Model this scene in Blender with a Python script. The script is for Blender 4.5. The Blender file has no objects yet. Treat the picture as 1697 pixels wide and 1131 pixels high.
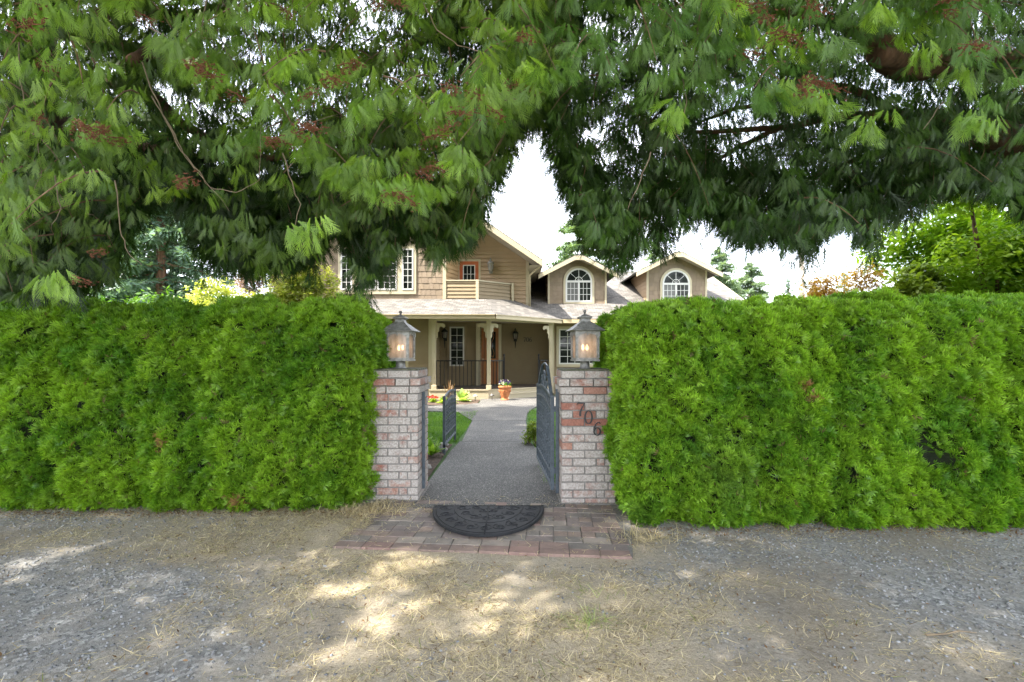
import bpy, math, random
import numpy as np
from mathutils import Vector, Matrix
R = math.radians
random.seed(7); RNG = np.random.default_rng(11)
scene = bpy.context.scene
COL = scene.collection

# ------------------------------------------------------------------ camera, sky, sun, exposure
CAMZ, F, CX, HY = 1.32, 754.0, 848.5, 588.0
cam_d = bpy.data.cameras.new('camera'); cam = bpy.data.objects.new('camera', cam_d); COL.objects.link(cam)
cam.location = (0, 0, CAMZ); cam.rotation_euler = (R(90), 0, 0)
cam_d.sensor_width = 36; cam_d.lens = 36*F/1697.0; cam_d.shift_y = (HY-565.5)/1697.0
cam_d.clip_start = 0.05; cam_d.clip_end = 3000
scene.camera = cam
SUNV = Vector((-0.55, -0.25, 1.0)).normalized()
SUN_EL = math.asin(SUNV.z); SUN_AZ = math.atan2(SUNV.x, SUNV.y)
w = bpy.data.worlds.new('World'); scene.world = w; w.use_nodes = True
nt = w.node_tree; nt.nodes.clear()
bg = nt.nodes.new('ShaderNodeBackground'); wo = nt.nodes.new('ShaderNodeOutputWorld')
sky = nt.nodes.new('ShaderNodeTexSky'); sky.sky_type = 'NISHITA'; sky.sun_disc = False
sky.sun_elevation = SUN_EL; sky.sun_rotation = SUN_AZ
sky.dust_density = 2.5; sky.air_density = 1.0; sky.ozone_density = 1.0
tc = nt.nodes.new('ShaderNodeTexCoord'); cn = nt.nodes.new('ShaderNodeTexNoise')
cn.inputs['Scale'].default_value = 2.2; cn.inputs['Detail'].default_value = 6; cn.inputs['Roughness'].default_value = .6
mp = nt.nodes.new('ShaderNodeMapping'); mp.inputs['Scale'].default_value = (1, 1, 3)
cr = nt.nodes.new('ShaderNodeValToRGB'); cr.color_ramp.elements[0].position = .32; cr.color_ramp.elements[0].color = (.35,.35,.35,1)
cr.color_ramp.elements[1].position = .62; cr.color_ramp.elements[1].color = (.8,.8,.8,1)
mx = nt.nodes.new('ShaderNodeMix'); mx.data_type = 'RGBA'
mx.inputs['B'].default_value = (8.0, 8.2, 8.6, 1)          # thin bright cloud veil
nt.links.new(tc.outputs['Generated'], mp.inputs['Vector']); nt.links.new(mp.outputs['Vector'], cn.inputs['Vector'])
nt.links.new(cn.outputs['Fac'], cr.inputs['Fac']); nt.links.new(cr.outputs['Color'], mx.inputs['Factor'])
nt.links.new(sky.outputs['Color'], mx.inputs['A']); nt.links.new(mx.outputs['Result'], bg.inputs['Color'])
bg.inputs['Strength'].default_value = 0.15
nt.links.new(bg.outputs['Background'], wo.inputs['Surface'])
sd = bpy.data.lights.new('sun', 'SUN'); sd.energy = 4.0; sd.angle = R(0.6); sd.color = (1.0, .94, .84)
so = bpy.data.objects.new('sun', sd); COL.objects.link(so); so.location = (-8, -3, 14)
so.rotation_euler = SUNV.to_track_quat('Z', 'Y').to_euler()
vs = scene.view_settings; vs.view_transform = 'Standard'; vs.look = 'None'; vs.gamma = 1.0; vs.exposure = 2.3
scene.cycles.max_bounces = 8; scene.cycles.diffuse_bounces = 4; scene.cycles.transparent_max_bounces = 12
scene.cycles.use_denoising = True; scene.cycles.denoising_prefilter = 'NONE'

# ------------------------------------------------------------------ helpers
def P(px, py, Y): return Vector(((px-CX)*Y/F, Y, CAMZ-(py-HY)*Y/F))
def gz(Y): return -0.12*min(max((Y-4.0)/10.0, 0), 1)

def noise2(x, y, seed=0, scale=1.0, octaves=3):
    x = np.asarray(x, float)*scale; y = np.asarray(y, float)*scale
    out = np.zeros(np.broadcast(x, y).shape); amp = 1.0; tot = 0
    g = np.random.default_rng(1000+seed)
    for o in range(octaves):
        T = g.random((256, 256))
        xi = np.floor(x).astype(int); yi = np.floor(y).astype(int)
        fx = x-xi; fy = y-yi; fx = fx*fx*(3-2*fx); fy = fy*fy*(3-2*fy)
        a = T[xi % 256, yi % 256]; b = T[(xi+1) % 256, yi % 256]; c = T[xi % 256, (yi+1) % 256]; d = T[(xi+1) % 256, (yi+1) % 256]
        out += amp*((a*(1-fx)+b*fx)*(1-fy)+(c*(1-fx)+d*fx)*fy); tot += amp
        amp *= .5; x = x*2.03+13.7; y = y*2.03+7.1
    return out/tot

def tag(o, label=None, cat=None, group=None, kind=None):
    if label: o['label'] = label
    if cat: o['category'] = cat
    if group: o['group'] = group
    if kind: o['kind'] = kind
    return o

def link(o, parent=None):
    COL.objects.link(o)
    if parent is not None:
        o.parent = parent
        if parent.type == 'EMPTY':
            o.matrix_parent_inverse = Matrix.Translation(-parent.location)
    return o

def empty(name, loc, label=None, cat=None, group=None):
    o = bpy.data.objects.new(name, None); o.location = loc; o.empty_display_size = .2
    COL.objects.link(o); return tag(o, label, cat, group)

class MB:
    def __init__(s): s.v = []; s.f = []; s.c = []; s.uv = None; s.smooth = False; s.uvs = []
    def add(s, vs, fs, col=(1, 1, 1)):
        n = len(s.v); s.v += [tuple(v) for v in vs]; s.f += [tuple(i+n for i in f) for f in fs]
        s.c += [tuple(col)+(1,)]*len(vs); return s
    def box(s, x0, x1, y0, y1, z0, z1, col=(1, 1, 1), rz=0, piv=None):
        vs = [(x, y, z) for z in (z0, z1) for x, y in ((x0, y0), (x1, y0), (x1, y1), (x0, y1))]
        if rz:
            px, py = piv if piv else ((x0+x1)/2, (y0+y1)/2); c, q = math.cos(rz), math.sin(rz)
            vs = [(px+(x-px)*c-(y-py)*q, py+(x-px)*q+(y-py)*c, z) for x, y, z in vs]
        return s.add(vs, [(0, 3, 2, 1), (4, 5, 6, 7), (0, 1, 5, 4), (1, 2, 6, 5), (2, 3, 7, 6), (3, 0, 4, 7)], col)
    def beam(s, a, b, w, h=None, up=(0, 0, 1), col=(1, 1, 1)):
        a = Vector(a); b = Vector(b); h = h or w; d = (b-a).normalized(); up = Vector(up)
        if abs(d.dot(up)) > .98: up = Vector((0, 1, 0))
        r = d.cross(up).normalized()*w/2; u = r.cross(d).normalized()*h/2
        vs = [p+i*r+j*u for p in (a, b) for i, j in ((-1, -1), (1, -1), (1, 1), (-1, 1))]
        return s.add(vs, [(0, 1, 2, 3), (7, 6, 5, 4), (0, 4, 5, 1), (1, 5, 6, 2), (2, 6, 7, 3), (3, 7, 4, 0)], col)
    def tube(s, pts, r, n=8, col=(1, 1, 1), cap=True):
        pts = [Vector(p) for p in pts]; rs = r if hasattr(r, '__len__') else [r]*len(pts)
        base = len(s.v); prev = None
        for i, p in enumerate(pts):
            d = (pts[min(i+1, len(pts)-1)]-pts[max(i-1, 0)]).normalized()
            if prev is None:
                u = Vector((0, 0, 1)) if abs(d.z) < .9 else Vector((1, 0, 0)); a = d.cross(u).normalized()
            else:
                a = (prev-d*prev.dot(d)).normalized()
            prev = a; b = d.cross(a)
            for k in range(n):
                t = 2*math.pi*k/n; s.v.append(tuple(p+(a*math.cos(t)+b*math.sin(t))*rs[i])); s.c.append(tuple(col)+(1,))
        for i in range(len(pts)-1):
            for k in range(n):
                k2 = (k+1) % n; q = base+i*n
                s.f.append((q+k, q+n+k, q+n+k2, q+k2))
        if cap:
            s.f.append(tuple(base+k for k in range(n))); s.f.append(tuple(base+(len(pts)-1)*n+k for k in reversed(range(n))))
        return s
    def lathe(s, c, prof, n=20, col=(1, 1, 1), rot=0):
        base = len(s.v)
        for r, z in prof:
            for k in range(n):
                t = 2*math.pi*k/n+rot; s.v.append((c[0]+r*math.cos(t), c[1]+r*math.sin(t), c[2]+z)); s.c.append(tuple(col)+(1,))
        for i in range(len(prof)-1):
            for k in range(n):
                k2 = (k+1) % n; q = base+i*n; s.f.append((q+k, q+k2, q+n+k2, q+n+k))
        s.f.append(tuple(base+k for k in reversed(range(n)))); s.f.append(tuple(base+(len(prof)-1)*n+k for k in range(n)))
        return s
    def build(s, name, mat, parent=None, smooth=None, bevel=0):
        me = bpy.data.meshes.new(name); me.from_pydata(s.v, [], s.f)
        at = me.attributes.new('col', 'FLOAT_COLOR', 'POINT'); at.data.foreach_set('color', np.array(s.c, 'f').ravel())
        if s.uv is not None:
            ul = me.uv_layers.new(name='UV'); ul.data.foreach_set('uv', np.array([s.uv[l.vertex_index] for l in me.loops], 'f').ravel())
        me.materials.append(mat)
        if smooth if smooth is not None else s.smooth:
            me.shade_smooth()
        o = bpy.data.objects.new(name, me); link(o, parent)
        if bevel:
            m = o.modifiers.new('b', 'BEVEL'); m.width = bevel; m.segments = 2; m.limit_method = 'ANGLE'
        me.validate(); me.update(); return o

def np_mesh(name, V, T, mat, parent=None, col=None, smooth=False, k=3):
    me = bpy.data.meshes.new(name); nv = len(V); nf = len(T)
    me.vertices.add(nv); me.vertices.foreach_set('co', np.ascontiguousarray(V, 'f').ravel())
    me.loops.add(nf*k); me.loops.foreach_set('vertex_index', np.ascontiguousarray(T, 'i').ravel())
    me.polygons.add(nf); me.polygons.foreach_set('loop_start', np.arange(0, nf*k, k, dtype='i'))
    me.update(calc_edges=True)
    if col is not None:
        at = me.attributes.new('col', 'FLOAT_COLOR', 'POINT')
        c = np.ones((nv, 4), 'f'); c[:, :3] = col; at.data.foreach_set('color', c.ravel())
    me.materials.append(mat)
    if smooth: me.shade_smooth()
    o = bpy.data.objects.new(name, me); link(o, parent); return o

class Scatter:
    """collects many small placed copies of a template into one surface"""
    def __init__(s): s.V = []; s.T = []; s.C = []; s.n = 0
    def put(s, tv, tt, M, pos, col, vm=None):      # M (K,3,3) columns = axes, pos (K,3), col (K,3)
        K = len(pos)
        if K == 0: return
        V = np.einsum('kij,nj->kni', M, tv)+pos[:, None, :]
        T = tt[None]+(np.arange(K)*len(tv))[:, None, None]+s.n
        s.V.append(V.reshape(-1, 3).astype('f')); s.T.append(T.reshape(-1, 3)); cc = np.repeat(col, len(tv), 0); cc = cc if vm is None else cc*np.tile(vm, K)[:, None]; s.C.append(cc.astype('f')); s.n += K*len(tv)
    def build(s, name, mat, parent=None):
        return np_mesh(name, np.concatenate(s.V), np.concatenate(s.T), mat, parent, np.concatenate(s.C))

def grid_mesh(name, xs, ys, zf, mat, colf=None, parent=None):
    X, Y = np.meshgrid(xs, ys); Z = zf(X, Y); nx, ny = len(xs), len(ys)
    V = np.stack([X, Y, Z], -1).reshape(-1, 3); i = np.arange(nx*ny).reshape(ny, nx)
    Q = np.stack([i[:-1, :-1], i[:-1, 1:], i[1:, 1:], i[1:, :-1]], -1).reshape(-1, 4)
    return np_mesh(name, V, Q, mat, parent, colf(X, Y).reshape(-1, 3) if colf else None, True, 4)

def gzn(Y): return -0.12*np.clip((Y-4.0)/10.0, 0, 1)

# ------------------------------------------------------------------ materials
MATS = {}
def new_mat(name):
    m = bpy.data.materials.new(name); m.use_nodes = True; MATS[name] = m
    return m, m.node_tree, m.node_tree.nodes['Principled BSDF']
def N(t, kind, **kw):
    n = t.nodes.new(kind)
    for k, v in kw.items():
        if k in n.inputs: n.inputs[k].default_value = v
        else: setattr(n, k, v)
    return n
def ramp(t, fac, stops):
    r = t.nodes.new('ShaderNodeValToRGB'); e = r.color_ramp.elements
    while len(e) < len(stops): e.new(.5)
    for q, (p, c) in zip(e, stops): q.position = p; q.color = tuple(c)+(1,) if len(c) == 3 else c
    t.links.new(fac, r.inputs['Fac']); return r.outputs['Color']
def mixc(t, f, a, b, mode='MIX'):
    m = t.nodes.new('ShaderNodeMix'); m.data_type = 'RGBA'; m.blend_type = mode
    for s, v in (('Factor', f), ('A', a), ('B', b)):
        if hasattr(v, 'links'): t.links.new(v, m.inputs[s])
        else: m.inputs[s].default_value = v if s == 'Factor' else tuple(v)+(1,)
    return m.outputs['Result']
def coord(t, kind='Object', scale=(1, 1, 1)):
    c = t.nodes.new('ShaderNodeTexCoord'); m = t.nodes.new('ShaderNodeMapping'); m.inputs['Scale'].default_value = scale
    t.links.new(c.outputs[kind], m.inputs['Vector']); return m.outputs['Vector']
def tex(t, vec, scale, detail=5, rough=.6, kind='Noise', out=None):
    n = t.nodes.new('ShaderNodeTex'+kind); n.inputs['Scale'].default_value = scale
    if 'Detail' in n.inputs: n.inputs['Detail'].default_value = detail
    if 'Roughness' in n.inputs: n.inputs['Roughness'].default_value = rough
    t.links.new(vec, n.inputs['Vector'])
    return n.outputs[out or ('Fac' if kind == 'Noise' else 'Distance')]
def bump(t, b, h, strength=.3, dist=.01):
    n = t.nodes.new('ShaderNodeBump'); n.inputs['Strength'].default_value = strength; n.inputs['Distance'].default_value = dist
    t.links.new(h, n.inputs['Height']); t.links.new(n.outputs['Normal'], b.inputs['Normal'])
def attr(t, out='Color'):
    a = t.nodes.new('ShaderNodeAttribute'); a.attribute_name = 'col'; return a.outputs[out]

def simple(name, c1, c2, scale=6, rough=.6, bs=.2, bd=.004, fine=None, metal=0, stretch=(1, 1, 1), usecol=False):
    m, t, b = new_mat(name); v = coord(t, 'Object', stretch); n = tex(t, v, scale)
    c = ramp(t, n, [(.3, c1), (.7, c2)])
    if usecol: c = mixc(t, 1.0, c, attr(t), 'MULTIPLY')
    t.links.new(c, b.inputs['Base Color']); b.inputs['Roughness'].default_value = rough; b.inputs['Metallic'].default_value = metal
    if bs: bump(t, b, tex(t, v, fine or scale*6), bs, bd)
    return m

def leaf_mat(name, trans=.35, gloss=.05, rough=.45):
    m, t, b = new_mat(name); t.nodes.remove(b); out = t.nodes['Material Output']
    c = attr(t); v = coord(t); n = tex(t, v, 40, 3)
    c = mixc(t, 1.0, c, ramp(t, n, [(.3, (.8, .8, .8)), (.7, (1.2, 1.2, 1.1))]), 'MULTIPLY')
    d = N(t, 'ShaderNodeBsdfDiffuse'); tr = N(t, 'ShaderNodeBsdfTranslucent'); g = N(t, 'ShaderNodeBsdfGlossy'); g.inputs['Roughness'].default_value = rough
    t.links.new(c, d.inputs['Color']); c2 = mixc(t, 1.0, c, (1.35, 1.4, .5), 'MULTIPLY'); t.links.new(c2, tr.inputs['Color'])
    s1 = N(t, 'ShaderNodeMixShader', Fac=trans); t.links.new(d.outputs[0], s1.inputs[1]); t.links.new(tr.outputs[0], s1.inputs[2])
    s2 = N(t, 'ShaderNodeMixShader', Fac=gloss); t.links.new(s1.outputs[0], s2.inputs[1]); t.links.new(g.outputs[0], s2.inputs[2])
    t.links.new(s2.outputs[0], out.inputs['Surface']); return m

M_hedge = leaf_mat('hedge_leaf', .3, .03); M_cedar = leaf_mat('cedar_leaf', .38, .04); M_leaf = leaf_mat('broad_leaf', .4, .04)
M_straw = leaf_mat('dry_grass', .2, .02); M_grass = leaf_mat('green_grass', .35, .03)
M_flat = simple('tinted_matte', (.9, .9, .9), (1, 1, 1), 20, .7, .1, usecol=True)
M_core = simple('hedge_inner_shade', (.012, .02, .006), (.03, .04, .014), 14, .9, .4, .02)  # near-black colour stands in for the shade inside the hedge
M_bark = simple('cedar_bark', (.05, .026, .015), (.20, .105, .06), 9, .9, .9, .02, 20, 0, (1, 1, .12))
M_twig = simple('twig_bark', (.08, .045, .025), (.22, .14, .08), 15, .85, .3)
M_deadtwig = simple('dead_twig_bark', (.14, .105, .065), (.26, .20, .13), 15, .85, .3)
M_cutwood = simple('cut_wood', (.25, .17, .09), (.42, .30, .17), 30, .8, .2)
M_cone = simple('cone_scales', (.09, .03, .015), (.24, .085, .04), 60, .8, .3)
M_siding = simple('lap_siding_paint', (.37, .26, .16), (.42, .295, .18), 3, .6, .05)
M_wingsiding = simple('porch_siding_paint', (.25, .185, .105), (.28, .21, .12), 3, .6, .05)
M_recess_glow = simple('recess_siding_glow', (.42, .28, .15), (.46, .31, .17), 3, .6, .05)  # siding tinted lighter and more orange to imitate glowing light in the recess
M_shingle = simple('shingle_wall_paint', (.225, .165, .11), (.27, .205, .14), 5, .7, .15, usecol=True)
M_trim = simple('cream_trim_paint', (.46, .395, .27), (.51, .44, .30), 2, .5, .03)
M_white = simple('white_window_paint', (.60, .59, .56), (.66, .65, .62), 3, .4, .03)
M_gutter = simple('gutter_paint', (.52, .42, .26), (.58, .47, .30), 2, .4, .03)
M_soffit = simple('soffit_paint', (.34, .30, .24), (.38, .33, .27), 2, .7, .03)
M_black = simple('black_iron_paint', (.005, .005, .006), (.011, .011, .012), 20, .6, .2)
M_iron = simple('weathered_gate_iron', (.045, .06, .075), (.11, .135, .16), 25, .5, .4, .002)
M_deck = simple('deck_boards', (.07, .05, .04), (.12, .09, .07), 6, .7, .1)
M_orangewood = simple('stained_door_wood', (.26, .085, .02), (.42, .16, .045), 9, .4, .1, .002, None, 0, (1, 1, .2))
M_redwood = simple('red_door_wood', (.36, .08, .025), (.5, .14, .045), 9, .4, .1, .002, None, 0, (1, 1, .2))
M_pewter = simple('weathered_pewter', (.16, .155, .145), (.38, .37, .35), 30, .5, .35, .002, None, .35)
M_darkpewter = simple('dark_pewter', (.09, .085, .08), (.2, .19, .18), 30, .5, .3, .002, None, .35)
M_terra = simple('terracotta', (.36, .11, .035), (.58, .22, .08), 12, .6, .3, .003)
M_mulch = simple('mulch_bed_soil', (.04, .025, .018), (.14, .09, .06), 22, .95, 1, .03)
M_rock = simple('rock', (.2, .19, .17), (.42, .4, .36), 9, .9, .6, .02)
M_num = simple('black_numeral_paint', (.012, .013, .016), (.02, .022, .026), 30, .35, .1)
M_pole = simple('weathered_pole_wood', (.2, .17, .14), (.32, .28, .24), 6, .9, .3, .01, None, 0, (1, 1, .1))
M_wire = simple('wire_sheath', (.05, .05, .055), (.08, .08, .085), 5, .6, 0)

def glass_mat():
    m, t, b = new_mat('window_glass'); v = coord(t); n = tex(t, v, 1.3, 4)
    t.links.new(ramp(t, n, [(.35, (.006, .007, .007)), (.65, (.035, .04, .034))]), b.inputs['Base Color'])
    b.inputs['Roughness'].default_value = .05; b.inputs['Specular IOR Level'].default_value = .35; return m
M_glass = glass_mat()
def blind_mat():
    m, t, b = new_mat('pale_window_blind'); v = coord(t, 'Object', (1, 1, 1)); w_ = t.nodes.new('ShaderNodeTexWave')
    w_.bands_direction = 'Z'; w_.inputs['Scale'].default_value = 12; t.links.new(v, w_.inputs['Vector'])
    t.links.new(ramp(t, w_.outputs['Fac'], [(.2, (.10, .10, .095)), (.6, (.19, .19, .18))]), b.inputs['Base Color']); b.inputs['Roughness'].default_value = .15; return m
M_blind = blind_mat()

def roof_mat():
    m, t, b = new_mat('asphalt_shingles'); v = coord(t, 'UV')
    br = t.nodes.new('ShaderNodeTexBrick'); br.offset = .5; t.links.new(v, br.inputs['Vector'])
    for k, val in (('Scale', 1), ('Brick Width', .21), ('Row Height', .135), ('Mortar Size', .006), ('Color1', (.075, .07, .064, 1)), ('Color2', (.155, .145, .132, 1)), ('Mortar', (.04, .037, .033, 1)), ('Bias', 0)):
        br.inputs[k].default_value = val
    n = tex(t, v, 2.5, 6); n2 = tex(t, v, 160, 3)
    c = mixc(t, 1.0, br.outputs['Color'], ramp(t, n, [(.3, (.85, .84, .83)), (.7, (1.15, 1.12, 1.1))]), 'MULTIPLY')
    c = mixc(t, 1.0, c, ramp(t, n2, [(.3, (.75, .75, .75)), (.7, (1.25, 1.25, 1.25))]), 'MULTIPLY')
    t.links.new(c, b.inputs['Base Color']); b.inputs['Roughness'].default_value = .9
    bump(t, b, br.outputs['Fac'], -.6, .012); return m
M_roof = roof_mat()

def brick_mat(name='whitewashed_brick'):
    # col.r = how much whitewash is left, col.g = red variation
    m, t, b = new_mat(name); v = coord(t); s = t.nodes.new('ShaderNodeSeparateColor'); t.links.new(attr(t), s.inputs[0])
    n = tex(t, v, 14, 6, .7); n2 = tex(t, v, 70, 4)
    red = mixc(t, s.outputs[1], (.27, .105, .075), (.36, .20, .15)); red = mixc(t, 1.0, red, ramp(t, n2, [(.3, (.7, .7, .7)), (.7, (1.2, 1.2, 1.2))]), 'MULTIPLY')
    wh = ramp(t, n2, [(.25, (.22, .19, .17)), (.5, (.38, .34, .31)), (.75, (.52, .48, .44))])
    ad = N(t, 'ShaderNodeMath', operation='ADD'); t.links.new(n, ad.inputs[0]); t.links.new(s.outputs[0], ad.inputs[1])
    f = ramp(t, ad.outputs[0], [(.68, (0, 0, 0)), (.92, (1, 1, 1))])
    c = mixc(t, f, red, wh)
    st = ramp(t, tex(t, v, 5, 5, .7), [(.58, (1, 1, 1)), (.75, (.55, .53, .48))])
    c = mixc(t, 1.0, c, st, 'MULTIPLY')
    t.links.new(c, b.inputs['Base Color']); b.inputs['Roughness'].default_value = .92; bump(t, b, n2, .5, .006); return m
M_brick = brick_mat()
M_mortar = simple('mortar', (.14, .13, .12), (.25, .235, .215), 30, .95, .6, .006)
M_moss = simple('mossy_cap', (.05, .06, .02), (.20, .19, .15), 22, .95, .8, .01)
M_paver = simple('clay_paver', (.85, .84, .80), (1.55, 1.48, 1.36), 7, .9, .6, .006, 60, usecol=True)

def aggregate():
    m, t, b = new_mat('exposed_aggregate'); v = coord(t)
    vo = t.nodes.new('ShaderNodeTexVoronoi'); vo.inputs['Scale'].default_value = 140; t.links.new(v, vo.inputs['Vector'])
    sp = t.nodes.new('ShaderNodeSeparateColor'); t.links.new(vo.outputs['Color'], sp.inputs[0])
    c = ramp(t, sp.outputs[0], [(0, (.05, .05, .05)), (.35, (.10, .10, .098)), (.7, (.16, .157, .15)), (.93, (.23, .225, .215)), (1, (.46, .45, .42))])
    e = ramp(t, vo.outputs['Distance'], [(.3, (1, 1, 1)), (.75, (.45, .44, .42))]); c = mixc(t, 1.0, c, e, 'MULTIPLY')
    n = tex(t, v, 1.6, 6); c = mixc(t, 1.0, c, ramp(t, n, [(.3, (.85, .84, .82)), (.7, (1.18, 1.15, 1.1))]), 'MULTIPLY')
    t.links.new(c, b.inputs['Base Color']); b.inputs['Roughness'].default_value = .8; bump(t, b, vo.outputs['Distance'], -.7, .006); return m
M_agg = aggregate()

def dirt():
    # col.r = dry grass cover, col.g = bare brown soil
    m, t, b = new_mat('gravel_and_dirt'); v = coord(t); s = t.nodes.new('ShaderNodeSeparateColor'); t.links.new(attr(t), s.inputs[0])
    vo = t.nodes.new('ShaderNodeTexVoronoi'); vo.inputs['Scale'].default_value = 60; t.links.new(v, vo.inputs['Vector'])
    sp = t.nodes.new('ShaderNodeSeparateColor'); t.links.new(vo.outputs['Color'], sp.inputs[0])
    gr = ramp(t, sp.outputs[0], [(0, (.12, .12, .12)), (.5, (.22, .22, .217)), (.85, (.32, .318, .31)), (1, (.46, .455, .44))])
    n = tex(t, v, 5, 8, .7); n2 = tex(t, v, 45, 6, .7); n3 = tex(t, v, 130, 3, .7)
    fines = ramp(t, n2, [(.3, (.17, .162, .148)), (.7, (.30, .285, .262))])
    gr = mixc(t, ramp(t, n, [(.42, (0, 0, 0)), (.6, (1, 1, 1))]), gr, fines)
    soil = ramp(t, n2, [(.3, (.12, .10, .075)), (.7, (.27, .235, .19))])
    st = ramp(t, n3, [(.3, (.21, .17, .115)), (.52, (.38, .32, .225)), (.72, (.56, .48, .34))])
    c = mixc(t, s.outputs[1], gr, soil); c = mixc(t, s.outputs[0], c, st)
    t.links.new(c, b.inputs['Base Color']); b.inputs['Roughness'].default_value = .95
    bump(t, b, n2, .8, .012); return m
M_dirt = dirt()
M_soilground = simple('far_ground', (.045, .07, .025), (.10, .12, .05), .8, .95, .3, .02)
M_lawn = simple('lawn_soil', (.035, .075, .018), (.07, .13, .03), 5, .95, .5, .02, 60)

def lamp_glass():
    m, t, b = new_mat('seeded_lamp_glass'); t.nodes.remove(b); out = t.nodes['Material Output']; v = coord(t, 'Object', (1, 1, .35)); n = tex(t, v, 30, 6, .7)
    c = ramp(t, n, [(.3, (.42, .36, .31)), (.7, (.78, .71, .64))])
    tr = N(t, 'ShaderNodeBsdfTransparent'); tl = N(t, 'ShaderNodeBsdfTranslucent'); g = N(t, 'ShaderNodeBsdfGlossy'); g.inputs['Roughness'].default_value = .15; df = N(t, 'ShaderNodeBsdfDiffuse')
    t.links.new(c, tr.inputs['Color']); t.links.new(c, tl.inputs['Color']); t.links.new(c, df.inputs['Color'])
    a = N(t, 'ShaderNodeMixShader', Fac=.5); t.links.new(tl.outputs[0], a.inputs[1]); t.links.new(df.outputs[0], a.inputs[2])
    s1 = N(t, 'ShaderNodeMixShader', Fac=.62); t.links.new(tr.outputs[0], s1.inputs[1]); t.links.new(a.outputs[0], s1.inputs[2])
    s2 = N(t, 'ShaderNodeMixShader', Fac=.07); t.links.new(s1.outputs[0], s2.inputs[1]); t.links.new(g.outputs[0], s2.inputs[2])
    t.links.new(s2.outputs[0], out.inputs['Surface']); return m
M_lampglass = lamp_glass()
def emis(name, c, s):
    m, t, b = new_mat(name); b.inputs['Base Color'].default_value = tuple(c)+(1,); b.inputs['Emission Color'].default_value = tuple(c)+(1,); b.inputs['Emission Strength'].default_value = s; return m
M_bulb = emis('lit_bulb', (1, .72, .45), 10)
def mat_rubber():
    m, t, b = new_mat('black_rubber'); v = coord(t); n = tex(t, v, 9, 5)
    t.links.new(ramp(t, n, [(.35, (.010, .011, .013)), (.75, (.024, .026, .03))]), b.inputs['Base Color']); b.inputs['Roughness'].default_value = .62; b.inputs['Specular IOR Level'].default_value = .3
    bump(t, b, tex(t, v, 80, 3), .3, .002); return m
M_rubber = mat_rubber()
# ------------------------------------------------------------------ the setting: ground, road, lawn, path
def road_masks(X, Y):
    n = noise2(X+20, Y+20, 1, .9, 4); n2 = noise2(X+20, Y+20, 2, 3.0, 4)
    c = np.exp(-((X+0.35)/1.75)**2)                      # dry grass in the middle and along the hedge foot
    foot = np.clip((Y-2.75)/.5, 0, 1)*np.where(X < .8, 1, .45)
    rut = np.clip((X-1.2)/.6, 0, 1)*np.clip((2.25-Y)/.3, 0, 1)*.25
    straw = np.clip((c*1.15+foot*.8+rut)*1.05+(n-.5)*1.5+(n2-.5)*1.2-.42, 0, 1)
    soil = np.clip((noise2(X+40, Y+9, 5, 1.4, 4)-.5)*3.2+.2+.25*c, 0, 1)
    return straw, soil
def road_z(X, Y): return .006+.02*(noise2(X+30, Y+30, 3, 1.2, 3)-.5)*np.clip((4.0-Y)/.8, 0, 1)+.006*(noise2(X, Y+50, 4, 14, 3)-.5)
def ground_far():
    xs = np.array([-900, -60, -14, -6, 0, 6, 14, 60, 900.]); ys = np.array([-600, -20, 0, 4, 14, 30, 80, 1500.])
    o = grid_mesh('ground', xs, ys, lambda X, Y: gzn(Y)-.03, M_soilground); tag(o, kind='structure')
ground_far()
xs = np.arange(-8, 9.01, .05); ys = np.arange(-4, 4.3, .05)
o = grid_mesh('gravel_road', xs, ys, road_z, M_dirt, lambda X, Y: np.stack([road_masks(X, Y)[0], road_masks(X, Y)[1], X*0], -1)); tag(o, kind='structure')
o = grid_mesh('lawn', np.arange(-14, 14.1, .5), np.concatenate([np.arange(4.35, 13, .3), [14.2]]), lambda X, Y: gzn(Y)-.008, M_lawn); tag(o, kind='structure')
o = grid_mesh('mulch_bed', np.arange(-2.2, -.84, .1), np.arange(4.36, 6.9, .1), lambda X, Y: gzn(Y)+.02*noise2(X+9, Y, 8, 4), M_mulch); tag(o, kind='structure')
o = grid_mesh('mulch_bed', np.arange(-4.0, -.9, .1), np.arange(12.7, 14.4, .1), lambda X, Y: gzn(Y)+.03*noise2(X+9, Y, 8, 4)+.004, M_mulch); tag(o, kind='structure')

def sheet(name, pts, mat, zf, kind='structure'):
    m = MB(); n = len(pts)
    top = [(x, y, zf(y)) for x, y in pts]; bot = [(x, y, zf(y)-.1) for x, y in pts]
    m.add(top+bot, [tuple(range(n))]+[(i, i+n, (i+1) % n+n, (i+1) % n) for i in range(n)])
    o = m.build(name, mat); return tag(o, kind=kind)
pz = lambda y: gz(y)+.022
sheet('path', [(-.875, 3.87), (.47, 3.87), (.36, 6.35), (.27, 7.0), (-.80, 7.0), (-.84, 6.35)], M_agg, pz)
sheet('path', [(-.775, 7.015), (.27, 7.015), (.285, 9.4), (-.82, 9.4)], M_agg, pz)
sheet('path', [(-.82, 9.415), (.285, 9.415), (.36, 10.8), (.62, 12.2), (3.2, 13.2), (3.4, 16.3), (-1.0, 14.9), (-.95, 13.2), (-1.7, 12.6), (-2.6, 12.4), (-6, 12.35), (-6, 11.5), (-2.5, 11.3), (-1.3, 11.0)], M_agg, pz)

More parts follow.
